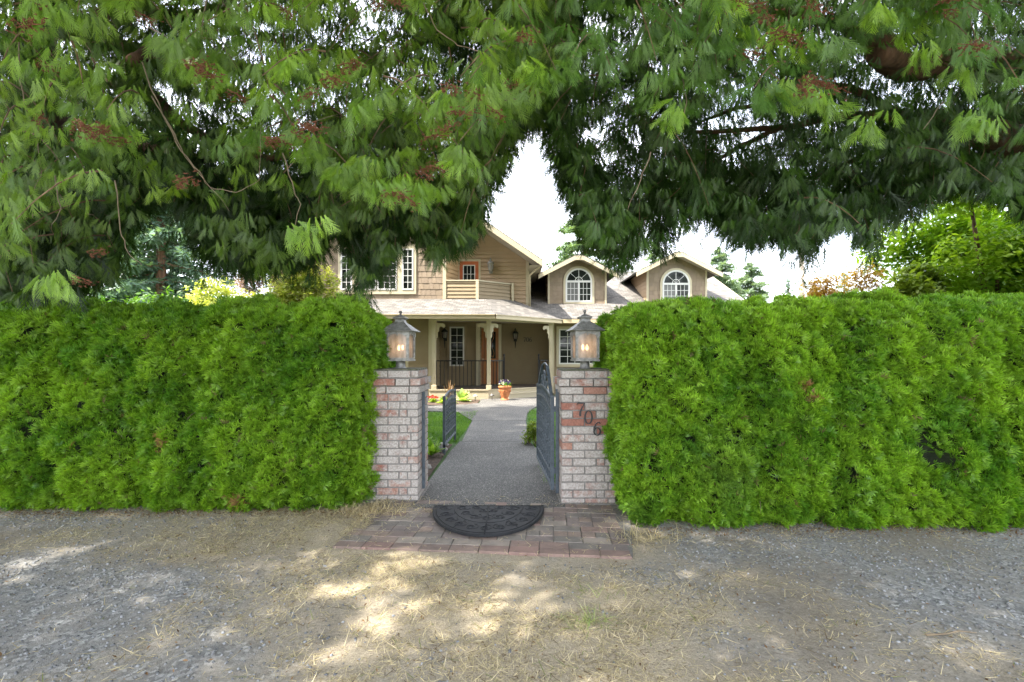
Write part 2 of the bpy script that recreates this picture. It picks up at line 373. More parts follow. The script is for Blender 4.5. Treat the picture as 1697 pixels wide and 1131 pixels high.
# brick apron of separate clay pavers
def pavers():
    m = MB(); rnd = random.Random(3)
    a = (-1.22, 3.09); b = (.79, 2.92); c = (1.0, 3.98); d = (-1.10, 4.02)
    ex = Vector((b[0]-a[0], b[1]-a[1])); L = ex.length; ex /= L; ey = Vector((-ex.y, ex.x))
    cols = [(.17, .135, .125), (.20, .145, .13), (.16, .135, .13), (.20, .17, .16), (.205, .16, .14), (.16, .145, .135), (.23, .20, .18)]
    def put(u, v, du, dv, col, z=.022):
        cx = a[0]+ex.x*(u+du/2)+ey.x*(v+dv/2); cy = a[1]+ex.y*(u+du/2)+ey.y*(v+dv/2)
        if cx < a[0]+(cy-a[1])*.19-.02: return
        zz = z+rnd.uniform(-.003, .003)-.006*noise2(cx+5, cy, 9, 1.5)
        g = .0022; vs = []
        k = rnd.uniform(-.012, .012)
        for x, y, zt in [(-du/2+g, -dv/2+g, 0), (du/2-g, -dv/2+g, 0), (du/2-g, dv/2-g, 0), (-du/2+g, dv/2-g, 0)]:
            for lvl in (0, 1, 2):
                s = (1, 1, .975)[lvl]; zz2 = zz+(-.03, -.005, 0)[lvl]
                xx, yy = x*s, y*s; xx, yy = xx-k*yy, yy+k*xx
                vs.append((cx+ex.x*xx+ey.x*yy, cy+ex.y*xx+ey.y*yy, zz2))
        f = [(2, 5, 8, 11)]
        for i in range(4):
            j = (i+1) % 4
            f += [(i*3, j*3, j*3+1, i*3+1), (i*3+1, j*3+1, j*3+2, i*3+2)]
        m.add(vs, f, col)
    u = 0
    while u < L-.02:                         # front soldier edge
        put(u, 0, .2, .095, random.Random(int(u*100)).choice([(.19, .135, .12), (.185, .14, .125), (.21, .14, .125)]), .024); u += .2
    nv, s = 9, .1                           # basket weave / half bond courses of 0.2 x 0.1
    for j in range(9):
        v = .097+j*.101
        if j % 3 == 2:
            u = 0
            while u < L-.05: put(u, v, .1, .1, rnd.choice(cols)); u += .1
        else:
            u = -.1*(j % 2)
            while u < L-.05:
                du = min(.2, L-u); put(max(u, 0), v, du if u >= 0 else .1, .1, rnd.choice(cols)); u += .2
    o = m.build('brick_paving', M_paver); tag(o, kind='structure')
    s = MB(); s.add([(a[0]+.01, a[1]+.01, .012), (b[0]-.01, b[1]+.01, .012), (c[0]+.05, c[1]+.1, .012), (d[0]-.03, d[1]+.1, .012)], [(0, 1, 2, 3)])
    o = s.build('paving_sand', M_mortar); tag(o, kind='structure')
pavers()

# half-round rubber mat with scroll relief
def door_mat():
    cx, cy, W, D = -.195, 3.85, .465, .64
    m = MB(); n = 40; z = .036
    def ell(k, s, zz): 
        t = math.pi*k/n; return (cx-W*s*math.cos(t), cy-D*s*math.sin(t), zz)
    base = [ell(k, 1, z+.008) for k in range(n+1)]; low = [ell(k, 1, z-.004) for k in range(n+1)]
    m.add(base+low, [tuple(range(n, -1, -1))]+[(k, k+1, k+n+2, k+n+1) for k in range(n)]+[(n, 0, n+1, 2*n+1)])
    root = m.build('door_mat', M_rubber)
    tag(root, 'black half-round rubber doormat with scroll relief on the brick apron', 'doormat')
    r = MB()
    zz = z+.008
    for s in (.985, .93): r.tube([ell(k, s, zz) for k in range(n+1)], .005, 5)
    r.tube([(cx-W, cy-.012, zz), (cx+W, cy-.012, zz)], .005, 5); r.tube([(cx, cy-.01, zz), (cx, cy-D, zz)], .006, 5)
    for k in (6, 12.5, 27.5, 34):
        t = math.pi*k/n; r.tube([(cx-W*.62*math.cos(t), cy-D*.62*math.sin(t), zz), (cx-W*.93*math.cos(t), cy-D*.93*math.sin(t), zz)], .004, 4)
    r.tube([ell(k, .62, zz) for k in range(n+1)], .004, 5)
    rr = random.Random(5)
    def scroll(px, py, a0, rad, turns, dirn):
        pts = []
        for i in range(16):
            t = i/15; ang = a0+dirn*turns*2*math.pi*t; q = rad*(1-.85*t)
            pts.append((px+q*math.cos(ang), py+q*math.sin(ang)*1.0, zz))
        r.tube(pts, .0042, 5)
    for ring, cnt, rad in ((.78, 11, .058), (.46, 7, .06), (.22, 4, .05)):
        for i in range(cnt):
            t = math.pi*(i+.5)/cnt; x = cx-W*ring*math.cos(t); y = cy-D*ring*math.sin(t)
            d = 1 if x > cx else -1
            scroll(x, y, t, rad, 1.1, d); scroll(x, y, t+math.pi, rad*.8, 1.0, d)
    r.build('scroll_relief', M_rubber, root, smooth=True)
door_mat()

# ------------------------------------------------------------------ brick gate pillars
def pillar(name, x0, x1, y0, y1, label, whites, seed):
    rt = empty(name, ((x0+x1)/2, (y0+y1)/2, 0), label, 'pillar', 'brick gate pillars')
    rnd = random.Random(seed); ch = 1.185/17; m = MB(); j = .011
    core = MB(); core.box(x0+.008, x1-.008, y0+.008, y1-.008, -.05, 1.178)
    core.build('mortar_core', M_mortar, rt)
    offs = {16: .0, 15: .028, 14: .013}
    def brick(xa, xb, ya, yb, z):
        col = (rnd.choice(whites)+rnd.uniform(-.05, .05), rnd.random(), 0); q = .002
        m.box(xa+rnd.uniform(-q, q), xb+rnd.uniform(-q, q), ya+rnd.uniform(-q, q), yb+rnd.uniform(-q, q), z, z+ch-j, col)
    for k in range(17):
        o = offs.get(k, 0); X0, X1, Y0, Y1 = x0-o, x1+o, y0-o, y1+o; z = k*ch
        bw = .195; d = .09
        off = 0 if k % 2 else .5
        # front and back rows with headers at the corner on alternate courses
        for (yy0, yy1) in ((Y0, Y0+d), (Y1-d, Y1)):
            x = X0+(d+j if k % 2 else 0)
            while x < X1-.03:
                xb = min(x+bw*(rnd.choice([1, 1, 1, .5]) if 2 < k < 15 and rnd.random() < .3 else 1), X1-(d+j if k % 2 else 0))
                if X1-(d+j if k % 2 else 0)-xb < .05: xb = X1-(d+j if k % 2 else 0)
                if xb-x > .02: brick(x, xb, yy0, yy1, z)
                x = xb+j
                if x >= X1-(d+j if k % 2 else 0)-.02: break
        for (xx0, xx1) in ((X0, X0+d), (X1-d, X1)):
            y = Y0+(0 if k % 2 else d+j); ye = Y1-(0 if k % 2 else d+j)
            while y < ye-.03:
                yb = min(y+bw, ye)
                if ye-yb < .05: yb = ye
                brick(xx0, xx1, y, yb, z); y = yb+j
    m.build('brickwork', M_brick, rt, bevel=.004)
    c = MB(); c.box(x0+.006, x1-.006, y0+.006, y1-.006, 1.178, 1.192); c.build('mossy_cap', M_moss, rt, bevel=.006)
    s = MB(); s.box(x0-.02, x1+.02, y0-.02, y1+.02, -.04, .025); s.build('footing', M_mortar, rt, bevel=.01)
    return rt
LP = pillar('gate_pillar', -1.31, -.84, 4.06, 4.55, 'whitewashed brick gate pillar left of the doormat, without house numbers', [.55, .5, .45, .4, .35, .3], 4)
RP = pillar('gate_pillar', .436, .906, 3.98, 4.47, 'whitewashed brick gate pillar carrying the numbers 706', [.6, .55, .5, .42, .33, .12], 9)

def stroke(m, pts, x, y, z, h, dep=.008):
    """a flat raised numeral stroke: pts (u, v, width) in units of the numeral height"""
    P2 = [Vector((p[0], p[1])) for p in pts]; L, Rr = [], []
    for i, p in enumerate(P2):
        d = (P2[min(i+1, len(P2)-1)]-P2[max(i-1, 0)]).normalized(); n = Vector((-d.y, d.x))*pts[i][2]/2
        L.append(p+n); Rr.append(p-n)
    n = len(P2); fr = [(x+p.x*h, y-dep, z+p.y*h) for p in L]+[(x+p.x*h, y-dep, z+p.y*h) for p in Rr]
    bk = [(a, y-.001, c) for a, b, c in fr]
    fs = []
    for i in range(n-1):
        fs += [(i, i+1, n+i+1, n+i), (2*n+i, 3*n+i, 3*n+i+1, 2*n+i+1), (i, 2*n+i, 2*n+i+1, i+1), (n+i, n+i+1, 3*n+i+1, 3*n+i)]
    fs += [(0, n, 3*n, 2*n), (n-1, 3*n-1, 4*n-1, 2*n-1)]
    m.add(fr+bk, fs)
def numeral(ch, x, y, z, h, mat, parent, dep=.008, nm='numeral'):
    m = MB()
    if ch == '7':
        stroke(m, [(.02, .80, .03), (.06, .92, .05), (.14, .955, .10), (.34, .94, .09), (.60, .955, .05)], x, y, z, h, dep)
        stroke(m, [(.60, .96, .04), (.50, .80, .05), (.38, .58, .09), (.29, .34, .13), (.26, .12, .15), (.27, .0, .13)], x, y+.0006, z, h, dep)
    elif ch == '0':
        pts = []
        for i in range(33):
            t = 2*math.pi*i/32+.3; pts.append((.30+.25*math.cos(t), .5+.46*math.sin(t), .045+.085*abs(math.cos(t))))
        stroke(m, pts, x, y, z, h, dep)
    elif ch == '6':
        pts = []
        for i in range(29):
            t = 2*math.pi*i/28+2.4; pts.append((.31+.22*math.cos(t), .30+.27*math.sin(t), .05+.07*abs(math.cos(t))))
        stroke(m, pts, x, y, z, h, dep)
        stroke(m, [(.52, .86, .11), (.46, .96, .06), (.34, .95, .05), (.20, .80, .08), (.11, .58, .12), (.09, .34, .12)], x, y+.0006, z, h, dep)
    return m.build(nm, mat, parent)
for ch, px, py in (('7', 955, 690), ('0', 968, 703), ('6', 982, 722)):
    p = P(px, py, 3.98); numeral(ch, p.x-.0, 3.972, p.z, .122, M_num, RP)
m = MB(); m.box(-.839, -.815, 4.24, 4.28, .07, .97); m.build('latch_post', M_iron, LP, bevel=.002)

# ------------------------------------------------------------------ pillar lanterns
def lantern():
    rt = empty('pillar_lantern', (0, 0, 0), None, 'lantern', 'lanterns on the gate pillars')
    m = MB(); m.lathe((0, 0, 0), [(.055, 0), (.055, .006), (.044, .012), (.042, .066), (.048, .07)], 20); m.build('neck', M_pewter, rt, True)
    # square body with tapered corners
    b = MB(); z0, z1 = .068, .345; h0, h1 = .103, .108
    b.box(-.112, .112, -.112, .112, z0, z0+.016); b.box(-.104, .104, -.104, .104, z0+.016, z0+.03)
    b.box(-.112, .112, -.112, .112, z1-.014, z1)
    for sx in (-1, 1):
        for sy in (-1, 1):
            b.beam((sx*.097, sy*.097, z0+.03), (sx*.098, sy*.098, z1-.014), .024, .024, (0, 1, 0))
            b.beam((sx*.099, sy*.099, z1-.05), (sx*.100, sy*.100, z1-.014), .03, .03, (0, 1, 0))
    # arched spandrels on each face
    for a in range(4):
        c, s = [(1, 0), (0, 1), (-1, 0), (0, -1)][a]
        def tr(u, d, z): return (u*s+d*c, -u*c+d*s, z)
        for sg in (-1, 1):
            N_ = 8; arc = [(sg*.086*math.cos(math.pi/2*i/N_), z1-.065+.042*math.sin(math.pi/2*i/N_)) for i in range(N_+1)]
            cor = (sg*.088, z1-.012)
            vs = [tr(cor[0], .1035, cor[1])]+[tr(u, .1035, z) for u, z in arc]+[tr(0, .1035, z1-.012)]
            vs2 = [tr(cor[0], .0985, cor[1])]+[tr(u, .0985, z) for u, z in arc]+[tr(0, .0985, z1-.012)]
            n = len(vs); b.add(vs+vs2, [tuple(range(n)), tuple(range(2*n-1, n-1, -1))]+[(i, (i+1) % n, (i+1) % n+n, i+n) for i in range(n)])
        v = [tr(-.012, .108, z1-.012), tr(.012, .108, z1-.012), tr(.008, .108, z1-.042), tr(-.008, .108, z1-.042)]
        v2 = [tr(-.012, .1, z1-.012), tr(.012, .1, z1-.012), tr(.008, .1, z1-.042), tr(-.008, .1, z1-.042)]
        b.add(v+v2, [(0, 1, 2, 3), (7, 6, 5, 4), (0, 4, 5, 1), (1, 5, 6, 2), (2, 6, 7, 3), (3, 7, 4, 0)])
    b.build('lantern_frame', M_pewter, rt, bevel=.002)
    g = MB()
    for a in range(4):
        c, s = [(1, 0), (0, 1), (-1, 0), (0, -1)][a]
        g2 = MB(); d = .0915
        pts = [(-.086, z0+.03), (.086, z0+.03), (.086, z1-.014), (-.086, z1-.014)]
        g2.add([(u*s+d*c, -u*c+d*s, z) for u, z in pts]+[(u*s+(d-.003)*c, -u*c+(d-.003)*s, z) for u, z in pts], [(0, 1, 2, 3), (7, 6, 5, 4), (0, 4, 5, 1), (1, 5, 6, 2), (2, 6, 7, 3), (3, 7, 4, 0)])
        g2.build('glass_pane', M_lampglass, rt)
    r = MB(); q = math.sqrt(2)
    r.lathe((0, 0, z1), [(.150*q, 0), (.152*q, .006), (.118*q, .030), (.075*q, .066), (.046*q, .088), (.044*q, .098), (.040*q, .112), (.060*q, .124), (.062*q, .131), (.034*q, .146), (.012*q, .158), (.010*q, .164)], 4, rot=math.pi/4)
    ro = r.build('lantern_roof', M_pewter, rt, bevel=.003)
    f = MB(); f.lathe((0, 0, z1+.160), [(.006, 0), (.007, .008), (.013, .014), (.016, .024), (.013, .034), (.005, .039)], 12); f.build('finial', M_darkpewter, ro, True)
    bb = MB()
    bb.lathe((0, 0, z0+.03), [(.012, 0), (.012, .07)], 8)
    ho = bb.build('bulb_holder', M_darkpewter, rt)
    for dx in (-.018, .02):
        k = MB(); k.lathe((dx, 0, z0+.10), [(.006, 0), (.013, .015), (.014, .03), (.008, .045), (.002, .055)], 10); k.build('bulb', M_bulb, ho, True)
    return rt
def copy_tree(o, parent=None):
    c = o.copy(); COL.objects.link(c); c.parent = parent
    for ch in [k for k in scene.objects if k.parent == o]: copy_tree(ch, c)
    return c
LA = lantern(); LB = copy_tree(LA)
LA.location = (-1.055, 4.31, 1.192); LA.rotation_euler[2] = R(-4); LA['label'] = 'square metal lantern with amber glass, lit, on the pillar without numbers'
LB.location = (.675, 4.22, 1.192); LB.rotation_euler[2] = R(5); LB['label'] = 'square metal lantern with amber glass, lit, on the pillar numbered 706'

# ------------------------------------------------------------------ iron gate and railing
def iron_panel(name, A, B, z0, z1a, z1b, label, cat, crown, nb, knee=0):
    A = Vector(A); B = Vector(B); d = (B-A); L = d.length; d.normalize(); nrm = Vector((-d.y, d.x))
    rt = empty(name, (A.x, A.y, 0), label, cat)
    W = lambda u, z, o=0: Vector((A.x+d.x*u+nrm.x*o, A.y+d.y*u+nrm.y*o, z))
    ztop = lambda u: z1a+(z1b-z1a)*u/L+.05*math.sin(math.pi*u/L)
    fr = MB(); upn = (nrm.x, nrm.y, 0)
    fr.beam(W(0, z0-.03), W(0, ztop(0)+.03), .034, .034); fr.beam(W(L, z0), W(L, ztop(L)+.02), .03, .03)
    fr.beam(W(0, z0), W(L, z0), .03, .03)
    us = [L*i/12 for i in range(13)]
    for off in (0, -.11):
        for a, b in zip(us, us[1:]): fr.beam(W(a, ztop(a)+off), W(b, ztop(b)+off), .022, .022)
    fr.beam(W(0, z0+.12), W(L, z0+.12), .018, .018)
    fr.build('frame', M_iron, rt, bevel=.002)
    for i in range(1, nb):
        u = L*i/nb; bm = MB(); bm.beam(W(u, z0), W(u, ztop(u)), .014, .014)
        zc = z0+(ztop(u)-z0)*(.42 if i % 2 else .62)
        bm.lathe(tuple(W(u, zc-.02)), [(.004, 0), (.016, .012), (.016, .03), (.004, .042)], 8)
        bm.build('bar', M_iron, rt)
    sc = MB()
    def spiral(u, z, r, turns, dirn, a0):
        pts = []
        for i in range(18):
            t = i/17; a = a0+dirn*turns*2*math.pi*t; q = r*(1-.8*t); pts.append(W(u+q*math.cos(a), z+q*math.sin(a)))
        sc.tube(pts, .006, 6)
    for i in range(nb):
        u = L*(i+.5)/nb; h = ztop(u)-z0; rr = L/nb*.42
        for fz, dn in ((.25, 1), (.42, -1), (.58, 1), (.75, -1)):
            spiral(u, z0+h*fz, rr, 1.15, dn, math.pi/2*dn)
        pts = [W(u+rr*math.cos(t*2*math.pi/12), ztop(u)-.055+rr*.8*math.sin(t*2*math.pi/12)) for t in range(13)]
        sc.tube(pts, .005, 5)
    sc.build('scrollwork', M_iron, rt)
    if crown:
        c = MB(); ub, ut = (.06, L-.12), (.36, L-.46); zt = 1.20; um = L/2
        for s in (0, 1):
            c.beam(W(ub[s], ztop(ub[s])), W(ut[s], zt), .026, .03, upn)
        c.tube([W(ut[0]+(ut[1]-ut[0])*t, zt+.03*math.sin(math.pi*t)) for t in [0, .25, .5, .75, 1]], .010, 6)
        for rr, zz in ((.085, 1.06), (.045, 1.06)): c.tube([W(um+rr*math.cos(a*math.pi/8), zz+rr*math.sin(a*math.pi/8)) for a in range(17)], .010, 6)
        for s in (-1, 1):
            pts = []
            for i in range(18):
                t = i/17; a = math.pi/2+s*2.1*math.pi*t; q = .07*(1-.75*t); pts.append(W(um+s*.19+q*math.cos(a), 1.02+q*math.sin(a)))
            c.tube(pts, .008, 6)
        c.build('crown', M_iron, rt)
        for z in (.2, .78):
            h = MB(); h.box(A.x-.005, A.x+.055, A.y-.02, A.y+.02, z, z+.05); h.build('hinge', M_iron, rt, bevel=.003)
    return rt
iron_panel('garden_gate', (.382, 4.30), (.314, 5.55), .075, .90, .95, 'wrought iron gate swung open beside the pillar numbered 706', 'gate', True, 11)
m = MB(); m.box(.405, .433, 4.20, 4.235, .04, 1.0); m.build('hinge_post', M_iron, RP, bevel=.002)
r_ = iron_panel('iron_railing', (-.918, 6.15), (-.895, 7.15), .1, .73, .76, 'short black iron railing on the lawn side of the path', 'railing', False, 8)
m = MB(); m.beam((-.918, 6.15, -.08), (-.918, 6.15, .1), .034); m.build('foot', M_iron, r_); m = MB(); m.beam((-.895, 7.15, -.08), (-.895, 7.15, .1), .03); m.build('foot', M_iron, r_)
# ------------------------------------------------------------------ the house
HOUSE = empty('house', (-1, 17, -.12), 'tan two-storey house with cream trim and dormers behind the hedges', 'house')
def clip(poly, axis, val, keep_ge):
    out = []; n = len(poly)
    for i in range(n):
        a, b = poly[i], poly[(i+1) % n]; ia = (a[axis] >= val-1e-9) if keep_ge else (a[axis] <= val+1e-9); ib = (b[axis] >= val-1e-9) if keep_ge else (b[axis] <= val+1e-9)
        if ia: out.append(a)
        if ia != ib and abs(b[axis]-a[axis]) > 1e-12:
            t = (val-a[axis])/(b[axis]-a[axis]); out.append((a[0]+t*(b[0]-a[0]), a[1]+t*(b[1]-a[1])))
    return out
class Plane:
    def __init__(s, A, B):
        s.A = Vector(A); s.d = (Vector(B)-s.A); s.L = s.d.length; s.d.normalize(); s.n = Vector((s.d.y, -s.d.x))   # outward normal to the right of A->B (towards -y for +x)
    def W(s, u, z, o=0): return (s.A.x+s.d.x*u+s.n.x*o, s.A.y+s.d.y*u+s.n.y*o, z)
def slab(m, pl, poly, o0, o1, col=(1, 1, 1)):
    n = len(poly)
    if n < 3: return
    f = [pl.W(u, z, o1) for u, z in poly]; b = [pl.W(u, z, o0) for u, z in poly]
    m.add(f+b, [tuple(range(n)), tuple(range(2*n-1, n-1, -1))]+[(i, i+n, (i+1) % n+n, (i+1) % n) for i in range(n)], col)
def lap_wall(pl, poly, mat, parent, name='wall', expo=.15):
    m = MB(); slab(m, pl, poly, -.12, 0)
    z = min(p[1] for p in poly); zt = max(p[1] for p in poly)
    while z < zt:
        q = clip(clip(poly, 1, z, True), 1, z+expo+.012, False)
        if len(q) >= 3:
            n = len(q); off = lambda zz: .029-.025*(zz-z)/(expo)
            f = [pl.W(u, zz, off(zz)) for u, zz in q]; b = [pl.W(u, zz, .0) for u, zz in q]
            m.add(f+b, [tuple(range(n))]+[(i, i+n, (i+1) % n+n, (i+1) % n) for i in range(n)])
        z += expo
    return m.build(name, mat, parent)
def shingle_wall(pl, poly, mat, parent, name='shingle_wall', expo=.21, seed=1):
    rnd = random.Random(seed); m = MB(); slab(m, pl, poly, -.12, 0)
    z = min(p[1] for p in poly); zt = max(p[1] for p in poly); ua = min(p[0] for p in poly); ub = max(p[0] for p in poly)
    while z < zt:
        row = clip(clip(poly, 1, z, True), 1, z+expo, False); u = ua-rnd.random()*.2
        while u < ub and len(row) >= 3:
            wd = rnd.uniform(.13, .24); q = clip(clip(row, 0, u+.004, True), 0, u+wd-.004, False)
            if len(q) >= 3:
                t = rnd.uniform(.013, .019); g = rnd.uniform(.88, 1.1); n = len(q)
                f = [pl.W(a, zz, t-.009*(zz-z)/expo) for a, zz in q]; b = [pl.W(a, zz, 0) for a, zz in q]
                m.add(f+b, [tuple(range(n))]+[(i, i+n, (i+1) % n+n, (i+1) % n) for i in range(n)], (g, g, g*rnd.uniform(.97, 1.02)))
            u += wd
        z += expo
    return m.build(name, mat, parent)
def rect(u0, u1, z0, z1): return [(u0, z0), (u1, z0), (u1, z1), (u0, z1)]
def window(parent, pl, u0, u1, z0, z1, cols, rows, fw=.045, tw=.10, mat=None, off=.037, split=False, sill=True, wmat=None, tmat=None, name='window'):
    """u0..z1 is the white frame's outside; trim of width tw round it"""
    wm = wmat or M_white; f = MB(); o = off
    for a, b, c, d in ((u0, u1, z0, z0+fw), (u0, u1, z1-fw, z1), (u0, u0+fw, z0+fw, z1-fw), (u1-fw, u1, z0+fw, z1-fw)): slab(f, pl, rect(a, b, c, d), 0, o+.028)
    if split: slab(f, pl, rect((u0+u1)/2-fw/2, (u0+u1)/2+fw/2, z0+fw, z1-fw), 0, o+.026)
    for i in range(1, cols):
        u = u0+fw+(u1-u0-2*fw)*i/cols
        if split and i*2 == cols: continue
        slab(f, pl, rect(u-.009, u+.009, z0+fw, z1-fw), 0, o+.006)
    for i in range(1, rows):
        z = z0+fw+(z1-z0-2*fw)*i/rows; slab(f, pl, rect(u0+fw, u1-fw, z-.009, z+.009), 0, o+.0045)
    wnd = f.build(name, wm, parent)
    g = MB(); slab(g, pl, rect(u0+fw, u1-fw, z0+fw, z1-fw), 0, o-.004); g.build('pane', mat or M_glass, wnd)
    if tw:
        t = MB(); q = 0.001
        for a, b, c, d in ((u0-tw, u1+tw, z0-tw, z0-q), (u0-tw, u1+tw, z1+q, z1+tw), (u0-tw, u0-q, z0, z1), (u1+q, u1+tw, z0, z1)): slab(t, pl, rect(a, b, c, d), 0, o+.014)
        t.build('trim', tmat or M_trim, wnd)
    return wnd
def roof_quad(name, parent, quads, thick=.06, mat=None):
    """quads: corner lists, eave edge first (a->b along the eave), then up; UV in metres"""
    m = MB(); m.uv = []
    for q in quads:
        q = [Vector(p) for p in q]; eu = (q[1]-q[0]).normalized(); nr = (q[1]-q[0]).cross(q[-1]-q[0]).normalized(); ev = nr.cross(eu)
        if nr.z < 0: nr = -nr
        n = len(q); uv = [((p-q[0]).dot(eu), (p-q[0]).dot(ev)) for p in q]
        m.add(q+[p-nr*thick for p in q], [tuple(range(n)), tuple(range(2*n-1, n-1, -1))]+[(i, i+n, (i+1) % n+n, (i+1) % n) for i in range(n)])
        m.uv += uv+uv
    return m.build(name, mat or M_roof, parent)
def boxpart(name, mat, parent, *boxes, bevel=0):
    for b in boxes:
        m = MB(); m.box(*b); o = m.build(name, mat, parent, bevel=bevel)
    return o

# --- main gable: shingled projection (y=16) and lap-sided part (y=16.9) under one roof
RX, RZ, SL = -3.57, 7.75, .68
rz_ = lambda x: RZ-SL*abs(x-RX)
plM = Plane((-6.97, 16), (-2.35, 16)); U = lambda x: x+6.97
wl = shingle_wall(plM, [(0, 3.2), (U(-2.35), 3.2), (U(-2.35), rz_(-2.35)-.1), (U(RX), RZ-.1), (0, rz_(-6.97)-.1)], M_shingle, HOUSE)
plR = Plane((-2.35, 16), (-1.98, 16.9)); lap_wall(plR, [(0, 3.2), (plR.L, 3.2), (plR.L, rz_(-1.98)-.12), (0, rz_(-2.35)-.12)], M_recess_glow, HOUSE, 'recess_wall')
plS = Plane((-1.98, 16.9), (.60, 16.9)); US = lambda x: x+1.98
lap_wall(plS, [(0, 2.95), (US(.6), 2.95), (US(.6), rz_(.6)-.08), (0, rz_(-1.98)-.08)], M_siding, HOUSE, 'gable_wall')
plE = Plane((.60, 16.9), (.60, 24)); lap_wall(plE, rect(.0, plE.L, 2.7, rz_(.6)-.1), M_siding, HOUSE, 'side_wall')
plW = Plane((-6.97, 24), (-6.97, 16)); lap_wall(plW, rect(0, plW.L, -.15, rz_(-6.97)-.1), M_siding, HOUSE, 'side_wall')
boxpart('corner_board', M_trim, HOUSE, (-2.43, -2.315, 15.955, 16.03, 3.22, rz_(-2.35)-.15), (.52, .635, 16.85, 16.96, 3.0, rz_(.6)-.1), (-7.03, -6.9, 15.96, 16.03, 2.9, rz_(-6.97)-.1))
EX, WX = 1.05, -7.5; Y0, Y1 = 15.68, 24.5
roof_quad('roof', HOUSE, [[(EX, Y0, rz_(EX)), (EX, Y1, rz_(EX)), (RX, Y1, RZ), (RX, Y0, RZ)], [(WX, Y1, rz_(WX)), (WX, Y0, rz_(WX)), (RX, Y0, RZ), (RX, Y1, RZ)]], .05)
m = MB()
for xa in (EX, WX):
    s = 1 if xa > RX else -1
    vs = []
    for y in (Y0-.035, Y0+.0):
        vs += [(RX, y, RZ-.045), (xa, y, rz_(xa)-.045), (xa, y, rz_(xa)-.25), (RX, y, RZ-.26)]
    m.add(vs, [(0, 1, 2, 3), (7, 6, 5, 4), (0, 4, 5, 1), (1, 5, 6, 2), (2, 6, 7, 3), (3, 7, 4, 0)])
    m.box(xa-.02, xa+.02, Y0+.003, Y1, rz_(xa)-.22, rz_(xa)-.06)
m.build('fascia', M_trim, HOUSE)
m = MB()
m.add([(EX-.02, Y0+.003, rz_(EX)-.2), (EX-.02, Y1, rz_(EX)-.2), (.6, Y1, rz_(EX)-.2), (.6, Y0+.003, rz_(EX)-.2)], [(0, 1, 2, 3), (3, 2, 1, 0)])
for xa, xb in ((EX-.03, RX), (WX+.03, RX)):
    m.add([(xa, Y0+.004, rz_(xa)-.16), (xa, 16.9, rz_(xa)-.16), (xb, 16.9, RZ-.16), (xb, Y0+.004, RZ-.16)], [(0, 1, 2, 3)])
m.build('soffit', M_soffit, HOUSE)
m = MB(); m.tube([(1.02, 15.9, 4.45), (.86, 16.3, 4.36), (.66, 16.82, 4.25), (.66, 16.82, 3.0)], .035, 8); m.build('downspout', M_trim, HOUSE, True)

# --- upstairs window group on the shingled wall
def wx(px, Y=16): return (px-CX)*Y/F
def wz(py, Y=16): return CAMZ-(py-HY)*Y/F
zb, zt = wz(481), wz(413); u = lambda px: U(wx(px))
window(HOUSE, plM, u(565.5), u(584), zb, zt, 2, 6, tw=0)
window(HOUSE, plM, u(667), u(685.5), zb, zt, 2, 6, tw=0)
window(HOUSE, plM, u(592), u(624), zb, wz(404), 3, 7, tw=0, mat=M_blind)
window(HOUSE, plM, u(626), u(658), zb, wz(404), 3, 7, tw=0)
window(HOUSE, plM, u(592), u(658), wz(396), wz(372), 5, 2, tw=0)
m = MB(); t = u(561), u(690), wz(488), zb-.002
slab(m, plM, rect(*t), 0, .05)
for a, b, zz0, zz1 in ((561, 565), (584.5, 591.5), (658.5, 666.5), (686, 690)) and [(561, 565.2, zb, wz(406)), (584.3, 591.7, zb, wz(406)), (658.3, 666.7, zb, wz(406)), (685.8, 690, zb, wz(406))]: slab(m, plM, rect(u(a), u(b), zz0, zz1), 0, .048)
slab(m, plM, rect(u(565.3), u(584.2), zt+.002, wz(406)), 0, .046); slab(m, plM, rect(u(666.8), u(685.7), zt+.002, wz(406)), 0, .046)
slab(m, plM, rect(u(586), u(591.7), wz(405.9), wz(366)), 0, .045); slab(m, plM, rect(u(658.3), u(664), wz(405.9), wz(366)), 0, .045)
slab(m, plM, rect(u(591.8), u(658.2), wz(403.8), wz(396.2)), 0, .044); slab(m, plM, rect(u(591.8), u(658.2), wz(371.8), wz(366)), 0, .044)
m.build('window_casing', M_trim, HOUSE)

# --- balcony: flush front section, angled section, cap rails, corner posts
plB = Plane((-2.31, 16.0), (-1.22, 16.0)); plB2 = Plane((-1.22, 16.0), (.03, 16.86))
for pl in (plB, plB2):
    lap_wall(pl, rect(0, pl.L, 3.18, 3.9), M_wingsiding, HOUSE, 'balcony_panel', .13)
m = MB()
for pl, e in ((plB, .0), (plB2, .0)): slab(m, pl, rect(e+.0, pl.L, 3.903, 3.945), -.13, .045)
m.build('balcony_cap', M_trim, HOUSE)
boxpart('balcony_post', M_trim, HOUSE, (-1.27, -1.17, 15.93, 16.03, 3.16, 3.95), (-.02, .07, 16.74, 16.86, 3.2, 3.95))
m = MB(); m.add([(-2.3, 16.05, 3.25), (-1.2, 16.05, 3.25), (0, 16.88, 3.25), (-1.98, 16.88, 3.25)], [(0, 1, 2, 3)]); m.build('balcony_floor', M_deck, HOUSE)
